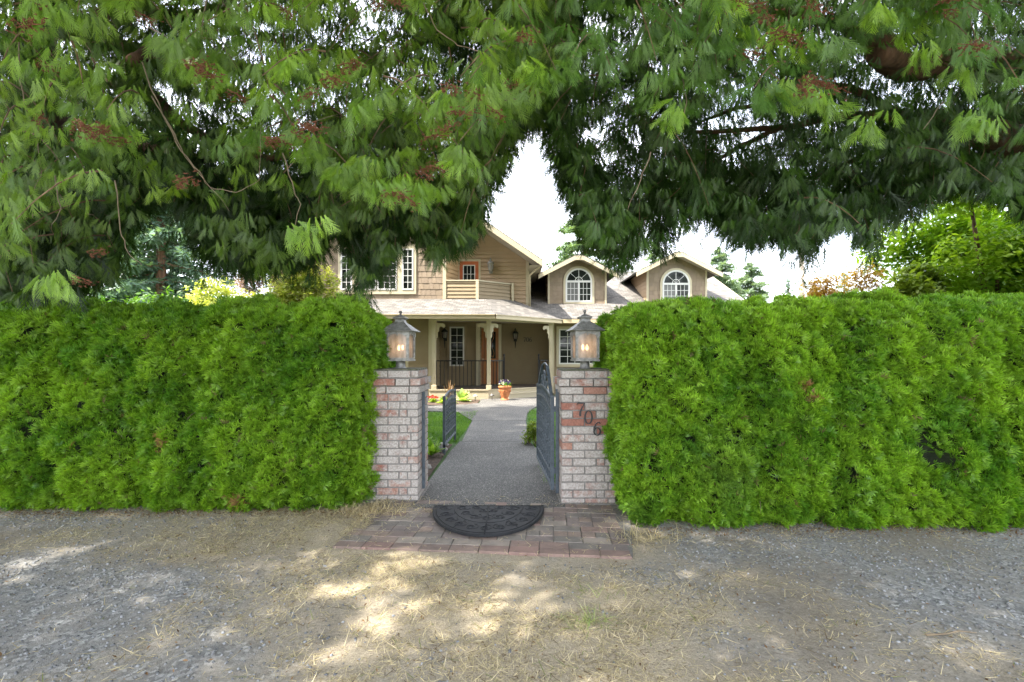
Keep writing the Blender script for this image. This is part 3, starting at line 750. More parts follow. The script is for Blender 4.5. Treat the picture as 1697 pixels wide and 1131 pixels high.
# balcony door with a red wood frame
f = MB(); a, b = US(wx(762, 16.9)), US(wx(793, 16.9)); zt_ = wz(434, 16.9)
for r_ in ((a, b, zt_-.13, zt_), (a, a+.12, 3.3, zt_-.13), (b-.12, b, 3.3, zt_-.13)): slab(f, plS, rect(*r_), 0, .05)
bd = f.build('balcony_door', M_redwood, HOUSE)
window(HOUSE, plS, a+.121, b-.121, 3.35, zt_-.131, 3, 4, .03, 0, off=.037)
m = MB()
for r_ in ((a-.08, b+.08, zt_+.002, zt_+.09), (b+.002, b+.08, 3.3, zt_), (a-.08, a-.002, 3.3, zt_)): slab(m, plS, rect(*r_), 0, .04)
m.build('trim', M_trim, bd)

def wall_lantern(pl, uu, zc, s, mat=M_black, tail=True):
    m = MB(); c = pl.W(uu, zc, .14*s)
    m.box(c[0]-.05*s, c[0]+.05*s, pl.W(uu, 0, .0)[1]-.03, pl.W(uu, 0, 0)[1]-.004, zc-.2*s, zc+.02*s)
    m.tube([pl.W(uu, zc-.15*s, .02), pl.W(uu, zc-.2*s, .1*s), pl.W(uu, zc-.12*s, .14*s)], .012*s, 6)
    if tail: m.lathe((c[0], c[1], zc-.42*s), [(.004, 0), (.012*s, .06*s), (.02*s, .18*s), (.012*s, .26*s)], 8)
    m.lathe((c[0], c[1], zc-.16*s), [(.03*s, 0), (.055*s, .03*s), (.06*s, .04*s)], 8)
    for k in range(8):
        t = 2*math.pi*k/8; m.beam((c[0]+.06*s*math.cos(t), c[1]+.06*s*math.sin(t), zc-.12*s), (c[0]+.085*s*math.cos(t), c[1]+.085*s*math.sin(t), zc+.05*s), .011*s)
    m.lathe((c[0], c[1], zc+.05*s), [(.10*s, 0), (.095*s, .02*s), (.05*s, .07*s), (.02*s, .09*s), (.018*s, .12*s), (.026*s, .14*s), (.004*s, .17*s)], 12)
    o = m.build('wall_lantern', mat, HOUSE)
    g = MB(); g.lathe((c[0], c[1], zc-.12*s), [(.052*s, 0), (.076*s, .17*s)], 8); g.build('lantern_glass', M_lampglass, o)
wall_lantern(plS, US(wx(813.5, 16.9)), wz(442, 16.9), 1.35, M_pewter, False)

# --- ground floor
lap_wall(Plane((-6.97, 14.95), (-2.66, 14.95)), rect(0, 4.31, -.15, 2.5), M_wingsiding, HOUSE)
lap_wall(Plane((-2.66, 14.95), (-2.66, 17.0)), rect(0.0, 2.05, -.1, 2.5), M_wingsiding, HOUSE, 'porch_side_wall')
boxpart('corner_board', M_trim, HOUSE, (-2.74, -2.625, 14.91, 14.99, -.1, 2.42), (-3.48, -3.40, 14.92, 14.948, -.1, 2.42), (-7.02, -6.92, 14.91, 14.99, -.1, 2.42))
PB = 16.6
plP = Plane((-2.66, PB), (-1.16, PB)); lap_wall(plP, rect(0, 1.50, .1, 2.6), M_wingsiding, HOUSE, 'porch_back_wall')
uP = lambda px: wx(px, PB)+2.66
window(HOUSE, plP, uP(745.5), uP(769.5), wz(607, PB), wz(542, PB), 2, 5, .05, .09, tmat=M_wingsiding)
wall_lantern(plP, uP(738), wz(554, PB), 1.25)
# entry door
plD = Plane((-1.16, 17.0), (-.42, 17.0))
lap_wall(Plane((-1.16, PB), (-1.16, 17.0)), rect(0, .4, .1, 2.6), M_wingsiding, HOUSE, 'entry_return')
m = MB(); slab(m, plD, rect(0.0, .74, .1, 2.6), -.1, 0); m.build('entry_surround', M_wingsiding, HOUSE)
D0, D1, DT = .02, .66, 2.30
d = MB(); DZ = .23
slab(d, plD, rect(D0, D1, DZ, DT), .002, .03)
for a, b, c, e in ((D0, D0+.1, DZ, DT), (D1-.1, D1, DZ, DT), (D0+.1, D1-.1, DT-.12, DT), (D0+.1, D1-.1, 1.05, 1.17), (D0+.1, D1-.1, DZ, .45), (.31, .37, .45, 1.05)): slab(d, plD, rect(a, b, c, e), .03, .05)
door = d.build('front_door', M_orangewood, HOUSE)
g = MB(); slab(g, plD, rect(.13, .55, 1.18, 2.17), .03, .036); g.build('door_glass', M_glass, door)
g = MB()
for px_ in (.24, .34, .44):
    g.tube([plD.W(px_+.05*math.sin(t*.9), 1.2+.95*t/10, .04) for t in range(11)], .008, 5)
slab(g, plD, rect(.22, .46, 1.25, 1.27), .036, .042); slab(g, plD, rect(.22, .46, 2.08, 2.10), .036, .042); slab(g, plD, rect(.14, .22, 1.18, 2.17), .036, .040); g.build('leaded_pattern', M_orangewood, door)
g = MB(); g.lathe(plD.W(.08, 1.12, .07), [(.0, 0), (.03, .02), (.03, .04), (0, .06)], 10); g.build('handle', M_trim, door)
boxpart('door_trim', M_trim, HOUSE, (-1.31, -1.165, 16.52, 16.6-.02, .2, 2.45), (-.50, -.40, 16.93, 17.0, .2, 2.45), (-1.16, -.5, 16.96, 16.998, 2.31, 2.45))
# side wall right of the door with the second set of numbers
plN = Plane((-.40, 17.4), (1.46, 17.4)); lap_wall(plN, rect(0, 1.86, .1, 2.6), M_wingsiding, HOUSE, 'entry_wall', .17)
m = MB(); m.box(-.44, -.40, 16.98, 17.5, .1, 2.6); m.build('entry_return', M_wingsiding, HOUSE)
wall_lantern(plN, wx(854, 17.4)+.40, wz(556, 17.4), 1.2)
for ch, px in (('7', 869), ('0', 873.6), ('6', 878.4)):
    p = P(px-1.6, 567, 17.4); numeral(ch, p.x, 17.376, p.z, .17, M_num, HOUSE, .02)
lap_wall(Plane((1.46, 17.5), (1.46, 16.75)), rect(0, .75, .1, 2.6), M_wingsiding, HOUSE, 'entry_return')
# deck
DZ0 = .2
A, B_, C_ = (-2.66, 14.55), (-.75, 14.55), (1.42, 16.0)
m = MB(); pts = [A, B_, C_, (1.5, 17.4), (-2.66, 17.0)]
m.add([(x, y, DZ0) for x, y in pts]+[(x, y, DZ0-.03) for x, y in pts], [(0, 1, 2, 3, 4), (9, 8, 7, 6, 5)]+[(i, i+5, (i+1) % 5+5, (i+1) % 5) for i in range(5)]); m.build('porch_floor', M_deck, HOUSE)
m = MB()
for a, b in ((A, B_), (B_, C_)):
    pl = Plane(a, b); slab(m, pl, rect(0, pl.L, -.14, DZ0-.031), -.03, -.002)
    slab(m, pl, rect(0, pl.L, DZ0-.03, DZ0+.006), -.05, .02)
m.build('porch_skirt', M_trim, HOUSE)
# step between the newels
plA = Plane(B_, C_); 
m = MB(); s0, s1 = .55, 2.15
slab(m, plA, rect(s0, s1, -.15, .055), .003, .34); slab(m, plA, rect(s0-.02, s1+.02, .056, .09), .003, .37); m.build('porch_step', M_trim, HOUSE)
# posts with scroll brackets
def bracket(m, base, dx, dy, ztop):
    # fretwork bracket: quarter scroll
    pts = []; D_ = .26
    prof = [(0.0, -.48), (.035, -.46), (.05, -.38), (.045, -.30), (.10, -.24), (.09, -.16), (.13, -.10), (.20, -.115), (.25, -.15), (.29, -.10), (.27, -.03), (.22, 0), (0, 0)]
    n = len(prof); nx, ny = -dy, dx
    vs = [(base[0]+dx*(.065+a)+nx*s*.02, base[1]+dy*(.065+a)+ny*s*.02, ztop+z) for s in (-1, 1) for a, z in prof]
    # triangulate as fan about the top corner (star-shaped enough)
    c = n-1; fs = []
    for i in range(n-2): fs += [(c, i, i+1), (c+n, i+1+n, i+n)]
    fs += [(i, (i+1) % n, (i+1) % n+n, i+n) for i in range(n)]
    m.add(vs, fs)
PTOP = 2.40
qd = plA.d
for (x, y), dirs in (((-2.50, 14.62), [(1, 0)]), ((-.745, 14.64), [(-1, 0), (qd.x, qd.y)]), ((1.36, 16.02), [(-qd.x, -qd.y)])):
    m = MB(); hw = .062
    m.box(x-hw, x+hw, y-hw, y+hw, DZ0, PTOP); m.box(x-hw-.02, x+hw+.02, y-hw-.02, y+hw+.02, DZ0+.003, DZ0+.14); m.box(x-hw-.02, x+hw+.02, y-hw-.02, y+hw+.02, PTOP-.07, PTOP-.003)
    po = m.build('porch_post', M_trim, HOUSE, bevel=.008)
    for dx, dy in dirs:
        k = MB(); bracket(k, (x, y), dx, dy, PTOP-.075); k.build('bracket', M_trim, po)
# railings
def porch_rail(a, b, newel=None):
    a = Vector(a); b = Vector(b); L = (b-a).length; m = MB(); n = max(2, round(L/.125))
    m.beam((a.x, a.y, 1.12), (b.x, b.y, 1.12), .045, .035); m.beam((a.x, a.y, .30), (b.x, b.y, .30), .03, .03)
    for i in range(n+1):
        p = a+(b-a)*i/n; m.beam((p.x, p.y, .30), (p.x, p.y, 1.12), .023)
    if newel:
        p = Vector(newel); m.beam((p.x, p.y, DZ0), (p.x, p.y, 1.24), .05); m.lathe((p.x, p.y, 1.24), [(.03, 0), (.02, .02), (.032, .05), (.03, .08), (.004, .11)], 10)
    m.build('porch_railing', M_black, HOUSE)
AL = lambda s, o=-.08: (B_[0]+qd.x*s+(-qd.y)*(-o)*-1*0+plA.n.x*o, B_[1]+qd.y*s+plA.n.y*o)
porch_rail((-2.43, 14.63), (-.81, 14.63)); porch_rail(AL(.10), AL(.60), AL(.64)); porch_rail(AL(2.12), AL(2.5), AL(2.07))
# porch beam, ceiling, fascia gutter
pf = Plane((-2.66, 14.5), (-.73, 14.5)); pa = Plane((-.73, 14.5), (1.48, 16.0))
m = MB(); slab(m, pf, rect(0, pf.L, PTOP, 2.50), -.14, 0); slab(m, pa, rect(0, pa.L, PTOP, 2.50), -.14, 0); m.build('porch_beam', M_trim, HOUSE)
E0, E1, E2 = (-6.98, 14.1), (-.53, 14.1), (1.75, 16.2)
m = MB(); pts = [E0, E1, E2, (1.6, 17.45), (-2.7, 17.2), (-2.7, 15.0), (-6.98, 15.0)]
m.add([(x, y, 2.505) for x, y in pts], [tuple(range(7)), tuple(reversed(range(7)))]); m.build('porch_ceiling', M_soffit, HOUSE)
g1 = Plane(E0, E1); g2 = Plane(E1, E2); m = MB()
for pl in (g1, g2):
    slab(m, pl, rect(0, pl.L, 2.43, 2.56), -.01, .06); slab(m, pl, rect(0, pl.L, 2.545, 2.565), .0, .09)
slab(m, Plane((-6.98, 16.0), (-6.98, 14.1)), rect(0, 1.9, 2.43, 2.56), 0, .04)
m.build('gutter', M_gutter, HOUSE)
ZE = 2.57
roof_quad('porch_roof', HOUSE, [[(E0[0]-.05, E0[1]-.06, ZE), (E1[0]+.01, E1[1]-.06, ZE), (-1.0, 15.98, 3.27), (-7.1, 15.98, 3.27)],
    [(E1[0]+.012, E1[1]-.06, ZE), (E2[0]+.05, E2[1]-.06, ZE), (.62, 17.0, 3.12), (.03, 16.9, 3.36), (-.99, 15.985, 3.272)],
    [(-7.1, 15.98, 3.27), (-7.1, 24, 3.27), (-7.9, 24, ZE), (-7.03, 14.04, ZE)]], .05)

# --- garage wing with its roof and two dormers
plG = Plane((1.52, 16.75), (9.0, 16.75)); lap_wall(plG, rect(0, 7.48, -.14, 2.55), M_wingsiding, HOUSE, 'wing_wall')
boxpart('corner_board', M_trim, HOUSE, (1.44, 1.55, 16.70, 16.78, -.1, 2.5), (8.93, 9.03, 16.70, 16.78, -.1, 2.5))
gx = lambda px: wx(px, 16.75)-1.52
window(HOUSE, plG, gx(926), gx(1003), wz(604, 16.75), wz(545.5, 16.75), 6, 5, .05, .09, split=True)
window(HOUSE, plG, gx(1090), gx(1160), wz(604, 16.75), wz(545.5, 16.75), 6, 5, .05, .09, split=True)
boxpart('wing_side_wall', M_siding, HOUSE, (8.95, 8.999, 16.78, 26, -.14, 2.5))
WR = lambda y: 2.60+.5*(y-16.2)
m = MB(); m.add([(9.0, 16.75, 2.5), (9.0, 26.25, 2.5), (9.0, 21.5, WR(21.5)-.1)], [(0, 1, 2), (2, 1, 0)]); m.build('wing_gable', M_siding, HOUSE)
roof_quad('wing_roof', HOUSE, [[(.62, 16.2, WR(16.2)), (9.15, 16.2, WR(16.2)), (9.15, 21.5, WR(21.5)), (.62, 21.5, WR(21.5))],
    [(9.15, 26.8, WR(16.2)), (.62, 26.8, WR(16.2)), (.62, 21.5, WR(21.5)), (9.15, 21.5, WR(21.5))]], .05)
m = MB(); pl = Plane((1.80, 16.2), (9.15, 16.2)); slab(m, pl, rect(0, pl.L, 2.44, 2.57), -.01, .07); m.build('gutter', M_gutter, HOUSE)
m = MB(); m.add([(1.6, 16.2, 2.5), (9.1, 16.2, 2.5), (9.1, 16.8, 2.5), (1.6, 16.8, 2.5)], [(0, 1, 2, 3), (3, 2, 1, 0)])
m.build('soffit', M_soffit, HOUSE)
m = MB(); m.beam((9.16, 16.15, 2.5), (9.16, 21.5, 5.15), .03, .16); m.build('rake_board', M_trim, HOUSE)

def arch_pts(cu, cz, r, n=14): return [(cu+r*math.cos(math.pi*i/n), cz+r*math.sin(math.pi*i/n)) for i in range(n+1)]
def ring(m, pl, cu, cz, r0, r1, o0, o1, zlow=None, n=16):
    a, b = arch_pts(cu, cz, r0, n), arch_pts(cu, cz, r1, n)
    for i in range(n): slab(m, pl, [a[i+1], a[i], b[i], b[i+1]][::-1], o0, o1)
def dormer(x0, x1, pk, wpx0, wpx1, ztr, zbtm, rl, rr):
    Yd = 17.6; base = WR(Yd)+.0; pl = Plane((x0, Yd), (x1, Yd)); L = x1-x0; sl = .5; cx_ = pk[0]-x0
    zr = lambda u_: pk[1]-sl*abs(u_-cx_)
    dm = shingle_wall(pl, [(0, base-.02), (L, base-.02), (L, zr(L)-.1), (cx_, pk[1]-.1), (0, zr(0)-.1)], M_shingle, HOUSE, 'dormer', .17, int(x0*10))
    for (xa, side) in ((x0, -1), (x1, 1)):
        u_ = xa-x0; zt = zr(u_)-.1; yb = 16.2+(zt-2.6)/.5
        m = MB(); vs = [(xa, Yd, base-.05), (xa, Yd, zt), (xa, yb, zt)]
        vs2 = [(x+side*-.05, y, z) for x, y, z in vs]
        m.add(vs+vs2, [(0, 1, 2), (5, 4, 3), (0, 3, 4, 1), (1, 4, 5, 2), (2, 5, 3, 0)])
        # lap lines on the cheek
        z = base
        while z < zt:
            ybz = 16.2+(z-2.6)/.5
            m.box(xa-(.014 if side < 0 else 0), xa+(.014 if side > 0 else 0), Yd, max(min(yb, 16.2+(min(z+.13, zt)-2.6)/.5), Yd+.05), z+.02, min(z+.14, zt)); z += .15
        m.build('cheek_wall', M_siding, dm)
    for xa in (x0, x1):
        c = MB(); c.box(xa-.035, xa+.035, Yd-.035, Yd+.03, base-.03, zr(xa-x0)-.12); c.build('corner_board', M_trim, dm)
    # roof: two slopes with a small flattened peak
    yb = lambda z: 16.2+(z-2.6)/.5+.05
    xl, xr = x0+rl, x1+rr; zl, zrr = zr(rl), zr(L+rr); yf = Yd-.38; f = .16
    zf = pk[1]-sl*f*.8
    roof_quad('dormer_roof', dm, [[(xl, yb(zl), zl), (xl, yf, zl), (pk[0]-f, yf, zf), (pk[0]-f, yb(zf), zf)], [(pk[0]-f, yb(zf), zf), (pk[0]-f, yf, zf), (pk[0], yf, zf+.03), (pk[0], yb(zf), zf+.03)],
        [(pk[0]+f, yf, zf), (pk[0]+f, yb(zf), zf), (pk[0], yb(zf), zf+.03), (pk[0], yf, zf+.03)][::1],
        [(xr, yf, zrr), (xr, yb(zrr), zrr), (pk[0]+f, yb(zf), zf), (pk[0]+f, yf, zf)]], .04)
    r = MB(); plf = Plane((0, yf), (1, yf)); t = .15
    slab(r, plf, [(xl, zl-.04-t), (pk[0]-f, zf-.04-t), (pk[0]-f, zf-.035), (xl, zl-.035)], -.03, .012)
    slab(r, plf, [(pk[0]-f, zf-.04-t), (pk[0]+f, zf-.04-t), (pk[0]+f, zf-.035), (pk[0], zf-.01), (pk[0]-f, zf-.035)], -.03, .012)
    slab(r, plf, [(pk[0]+f, zf-.04-t), (xr, zrr-.04-t), (xr, zrr-.035), (pk[0]+f, zf-.035)], -.03, .012)
    r.build('rake_board', M_trim, dm)
    s = MB()
    s.add([(xl, yf+.03, zl-.1), (pk[0], yf+.03, zf-.1), (pk[0], Yd, zf-.1), (xl, Yd, zl-.1)], [(0, 1, 2, 3)]); s.add([(xr, yf+.03, zrr-.1), (pk[0], yf+.03, zf-.1), (pk[0], Yd, zf-.1), (xr, Yd, zrr-.1)], [(0, 1, 2, 3)])
    s.build('soffit', M_soffit, dm)
    # arched window
    a, b = wx(wpx0, Yd)-x0, wx(wpx1, Yd)-x0; cu = (a+b)/2; rad = (b-a)/2; tw = .085; fw = .06
    T = MB(); ring(T, pl, cu, ztr, rad-tw, rad, 0, .05)
    for q in ((a, a+tw), (b-tw, b)): slab(T, pl, rect(q[0], q[1], zbtm, ztr), 0, .05)
    slab(T, pl, rect(a, b, zbtm-.07, zbtm-.001), 0, .06); T.build('trim', M_trim, dm)
    r2 = rad-tw-.001; Wf = MB(); ring(Wf, pl, cu, ztr, r2-fw, r2, 0, .062)
    a2, b2 = cu-r2, cu+r2
    slab(Wf, pl, rect(a2, a2+fw, zbtm, ztr-.001), 0, .062); slab(Wf, pl, rect(b2-fw, b2, zbtm, ztr-.001), 0, .062)
    slab(Wf, pl, rect(a2+fw, b2-fw, zbtm, zbtm+fw), 0, .06); slab(Wf, pl, rect(a2+fw, b2-fw, ztr-.04, ztr+.035), 0, .06)
    slab(Wf, pl, rect(cu-.035, cu+.035, zbtm+fw, ztr-.04), 0, .059)
    for k in (-1, 1):
        c0, c1 = (cu+.035, b2-fw) if k > 0 else (a2+fw, cu-.035)
        for i in (1, 2): uu = c0+(c1-c0)*i/3; slab(Wf, pl, rect(uu-.008, uu+.008, zbtm+fw, ztr-.04), 0, .040)
        for i in (1, 2): zz = zbtm+fw+(ztr-.04-zbtm-fw)*i/3; slab(Wf, pl, rect(c0, c1, zz-.008, zz+.008), 0, .0385)
    for an in (45, 90, 135):
        t = R(an); dx, dz = math.cos(t), math.sin(t); r1 = r2-fw; w_ = .009
        slab(Wf, pl, [(cu-dz*w_, ztr+.035+dx*w_*0), (cu+dz*w_+.0, ztr+.035), (cu+dx*r1+dz*w_, ztr+dz*r1-dx*w_), (cu+dx*r1-dz*w_, ztr+dz*r1+dx*w_)], 0, .040)
    ring(Wf, pl, cu, ztr+.035, .13, .15, 0, .041, n=8)
    Wf.build('window_frame', M_white, dm)
    G = MB(); slab(G, pl, [(a2+.03, zbtm+.03), (b2-.03, zbtm+.03)]+arch_pts(cu, ztr, r2-.03), 0, .03); G.build('pane', M_glass, dm)
    G = MB(); slab(G, pl, rect(a2+fw, cu-.035, zbtm+fw, ztr-.04), .0305, .033); G.build('blind', M_blind, dm)
dormer(1.42, 3.62, (wx(960, 17.22), wz(420, 17.22)), 933.5, 984.5, wz(467, 17.6), wz(501, 17.6), -.42, .42)
dormer(5.24, 7.50, (wx(1125.5, 17.22), wz(415, 17.22)), 1093.5, 1146, wz(471, 17.6), wz(503, 17.6), -.52, .48)
# ------------------------------------------------------------------ foliage templates
def tri_leafset(branches, k_teeth, width, bend, rnd, tooth=.17, seed=0):
    """branches: (root2d, dir2d, length). returns verts, tris of a flat spray in the xz plane hanging along -z, bent in y"""
    V, T = [], []
    def tri(a, b, c):
        n = len(V); V.extend([a, b, c]); T.append((n, n+1, n+2))
    for (r, d, l) in branches:
        d = d/np.linalg.norm(d); p = np.array([-d[1], d[0]]); w_ = width*l**.5*.35
        tip = r+d*l; tri(r-p*w_, r+p*w_, tip)
        for i in range(k_teeth):
            t = .12+.72*i/max(k_teeth-1, 1); q = r+d*l*t; tl = l*tooth*(1-.55*t)
            for s in (-1, 1):
                dd = d*math.cos(.75)+p*s*math.sin(.75)
                tri(q-d*tl*.16, q+d*tl*.30, q+dd*tl)
    V = np.array(V); y = bend*(V[:, 1]**2)
    return np.stack([V[:, 0], y, V[:, 1]], 1), np.array(T)
def frond(L, nb, teeth, rnd, spread=.50, bend=1.2, wid=.045):
    br = [(np.array([0, 0.]), np.array([0, -1.]), L)]
    for i in range(nb):
        t = .08+.86*i/nb; l = L*spread*(math.sin(math.pi*min(1, .22+t*.85))**.8)*rnd.uniform(.85, 1.1)
        for s in (-1, 1):
            a = R(rnd.uniform(19, 31)); tt = t+s*.035
            br.append((np.array([0, -L*tt]), np.array([s*math.sin(a), -math.cos(a)]), l))
    return tri_leafset(br, teeth, wid, bend, rnd)
def hand(nf, L, nb, teeth, seed, fan=1.0):
    """several fronds hanging side by side from one twig end"""
    rnd = random.Random(seed); V, T, n = [], [], 0
    for i in range(nf):
        v, t = frond(L*rnd.uniform(.65, 1.0), nb, teeth, rnd, bend=rnd.uniform(-1.6, 1.6))
        a = (i-(nf-1)/2)/max(nf-1, 1)*fan+rnd.uniform(-.12, .12)
        ca, sa = math.cos(a), math.sin(a); M = np.array([[ca, 0, -sa], [0, 1, 0], [sa, 0, ca]])
        yaw = rnd.uniform(-.5, .5); cy, sy = math.cos(yaw), math.sin(yaw); Yw = np.array([[cy, -sy, 0], [sy, cy, 0], [0, 0, 1]])
        v = v@Yw.T@M.T+np.array([(i-(nf-1)/2)*L*.16, rnd.uniform(-.03, .03), rnd.uniform(0, .05)*L])
        V.append(v); T.append(t+n); n += len(v)
    return np.concatenate(V), np.concatenate(T)
H_HI = [hand(4, .20, 6, 5, s, .95) for s in range(5)]
H_MID = [hand(4, .175, 6, 3, s+20, .8) for s in range(6)]
H_LO = [hand(4, .26, 5, 1, s+40, .7) for s in range(5)]
H_TOP = [hand(5, .26, 6, 0, s+60, .9) for s in range(4)]
def rotm(yaw, pitch, roll, sc):
    cy, sy, cp, sp, cr_, sr = np.cos(yaw), np.sin(yaw), np.cos(pitch), np.sin(pitch), np.cos(roll), np.sin(roll); o = np.ones_like(yaw); z = 0*o
    Rz = np.stack([cy, -sy, z, sy, cy, z, z, z, o], -1).reshape(-1, 3, 3); Rx = np.stack([o, z, z, z, cp, -sp, z, sp, cp], -1).reshape(-1, 3, 3)
    Ry = np.stack([cr_, z, sr, z, o, z, -sr, z, cr_], -1).reshape(-1, 3, 3)
    return (Rz@Rx@Ry)*np.asarray(sc)[:, None, None]
def lerpc(a, b, t): return np.array(a)[None]*(1-t[:, None])+np.array(b)[None]*t[:, None]

# ------------------------------------------------------------------ the two clipped hedges
def fan(seed, L=.07):
    rnd = random.Random(seed); V, T = [], []
    for i in range(7):
        a = (i-3)*.30+rnd.uniform(-.1, .1); l = L*rnd.uniform(.65, 1.05)*(1-.06*abs(i-3)); d = np.array([math.sin(a), math.cos(a)]); p = np.array([d[1], -d[0]])
        r = np.array([(i-3)*.003, l*.12*abs(i-3)*.5]); n = len(V); w_ = L*.062
        mid = r+d*l*.6; tip = r+d*l
        V += [r, mid-p*w_, tip, mid+p*w_]; T += [(n, n+1, n+2), (n, n+2, n+3)]
    V = np.array(V); z = -6.0*(V[:, 0]**2)+2.2*(V[:, 1]**2)*rnd.uniform(-1, 1)
    return np.stack([V[:, 0], V[:, 1], z], 1), np.array(T)      # lies in xy, grows along +y, normal +z
FANS = [fan(s) for s in range(6)]
TIP = [(.42+1.1*np.clip(v[:, 1]/.065, 0, 1)) for v, t in FANS]  # paler new-growth tips; bases darkened to imitate shade within each spray
def hedge_surface(n, x0, x1, y0, y1, h, r, rng, w_back=.3, xdens=None):
    """random points on a rounded box"""
    L, Dp = x1-x0, y1-y0
    A = np.array([L*h, L*h*w_back, L*Dp, Dp*h, Dp*h]); k = rng.choice(5, n, p=A/A.sum()); u, v = rng.random(n), rng.random(n)
    x = np.where(k == 3, x0, np.where(k == 4, x1, x0+L*u)); y = np.where(k == 0, y0, np.where(k == 1, y1, np.where(k == 2, y0+Dp*v, y0+Dp*u)))
    z = np.where(k == 2, h, h*v)
    p = np.stack([x, y, z], 1); lo = np.array([x0+r, y0+r, .05]); hi = np.array([x1-r, y1-r, h-r])
    c = np.clip(p, lo, hi); c[:, 2] = np.minimum(p[:, 2], h-r); d = p-c; ln = np.linalg.norm(d, axis=1, keepdims=True)+1e-9; nn = d/ln
    return c+nn*r, nn
def hedge_disp(p, nn, seed, amp, side):
    """lumpy clipped surface: seams between neighbouring shrubs, billows and small tufts"""
    s = p[:, 0]+.35*p[:, 1]; z = p[:, 2]
    wob = .22*(noise2(s*0+3, z+9, seed+3, .9, 2)-.5)+.3*(noise2(s+31, z+4, seed+6, .8, 2)-.5)
    ph = (s+wob)/.62+40; fr = ph-np.floor(ph); seam = np.clip(1-np.abs(fr-.5)*2, 0, 1)
    d = amp*(-.55+1.1*np.sqrt(np.clip(seam*1.6, 0, 1)))
    d += amp*2.2*(noise2(s+50, z+50, seed, 2.1, 3)-.5)+amp*1.3*(noise2(s+20+p[:, 1], z+80, seed+1, 5.5, 3)-.5)+.08*(noise2(s+33+p[:, 1], z+60, seed+15, 12, 2)-.5)
    return d
def billow(p, nn, rng, spacing, R_):
    """rounded tufts: nearest tuft centre gives a dome height and a direction to grow away from it"""
    n = int(18*3.2/spacing**2*.55); idx = rng.choice(len(p), min(n, len(p)), replace=False); S = p[idx]; hgt = rng.uniform(-.5, 1, len(S))
    o = np.argsort(S[:, 0]); S = S[o]; hgt = hgt[o]; po = np.argsort(p[:, 0]); D = np.empty(len(p)); W_ = np.empty(len(p), int)
    for a in range(0, len(p), 1500):
        k = po[a:a+1500]; q = p[k]; lo = np.searchsorted(S[:, 0], q[0, 0]-.35); hi = max(np.searchsorted(S[:, 0], q[-1, 0]+.35), lo+1)
        d2 = ((q[:, None]-S[None, lo:hi])**2*np.array([1, 1, .75])).sum(-1); j = d2.argmin(1); W_[k] = j+lo; D[k] = np.sqrt(d2[np.arange(len(k)), j])
    v = (p-S[W_])/R_; return D/R_, v, hgt[W_], W_
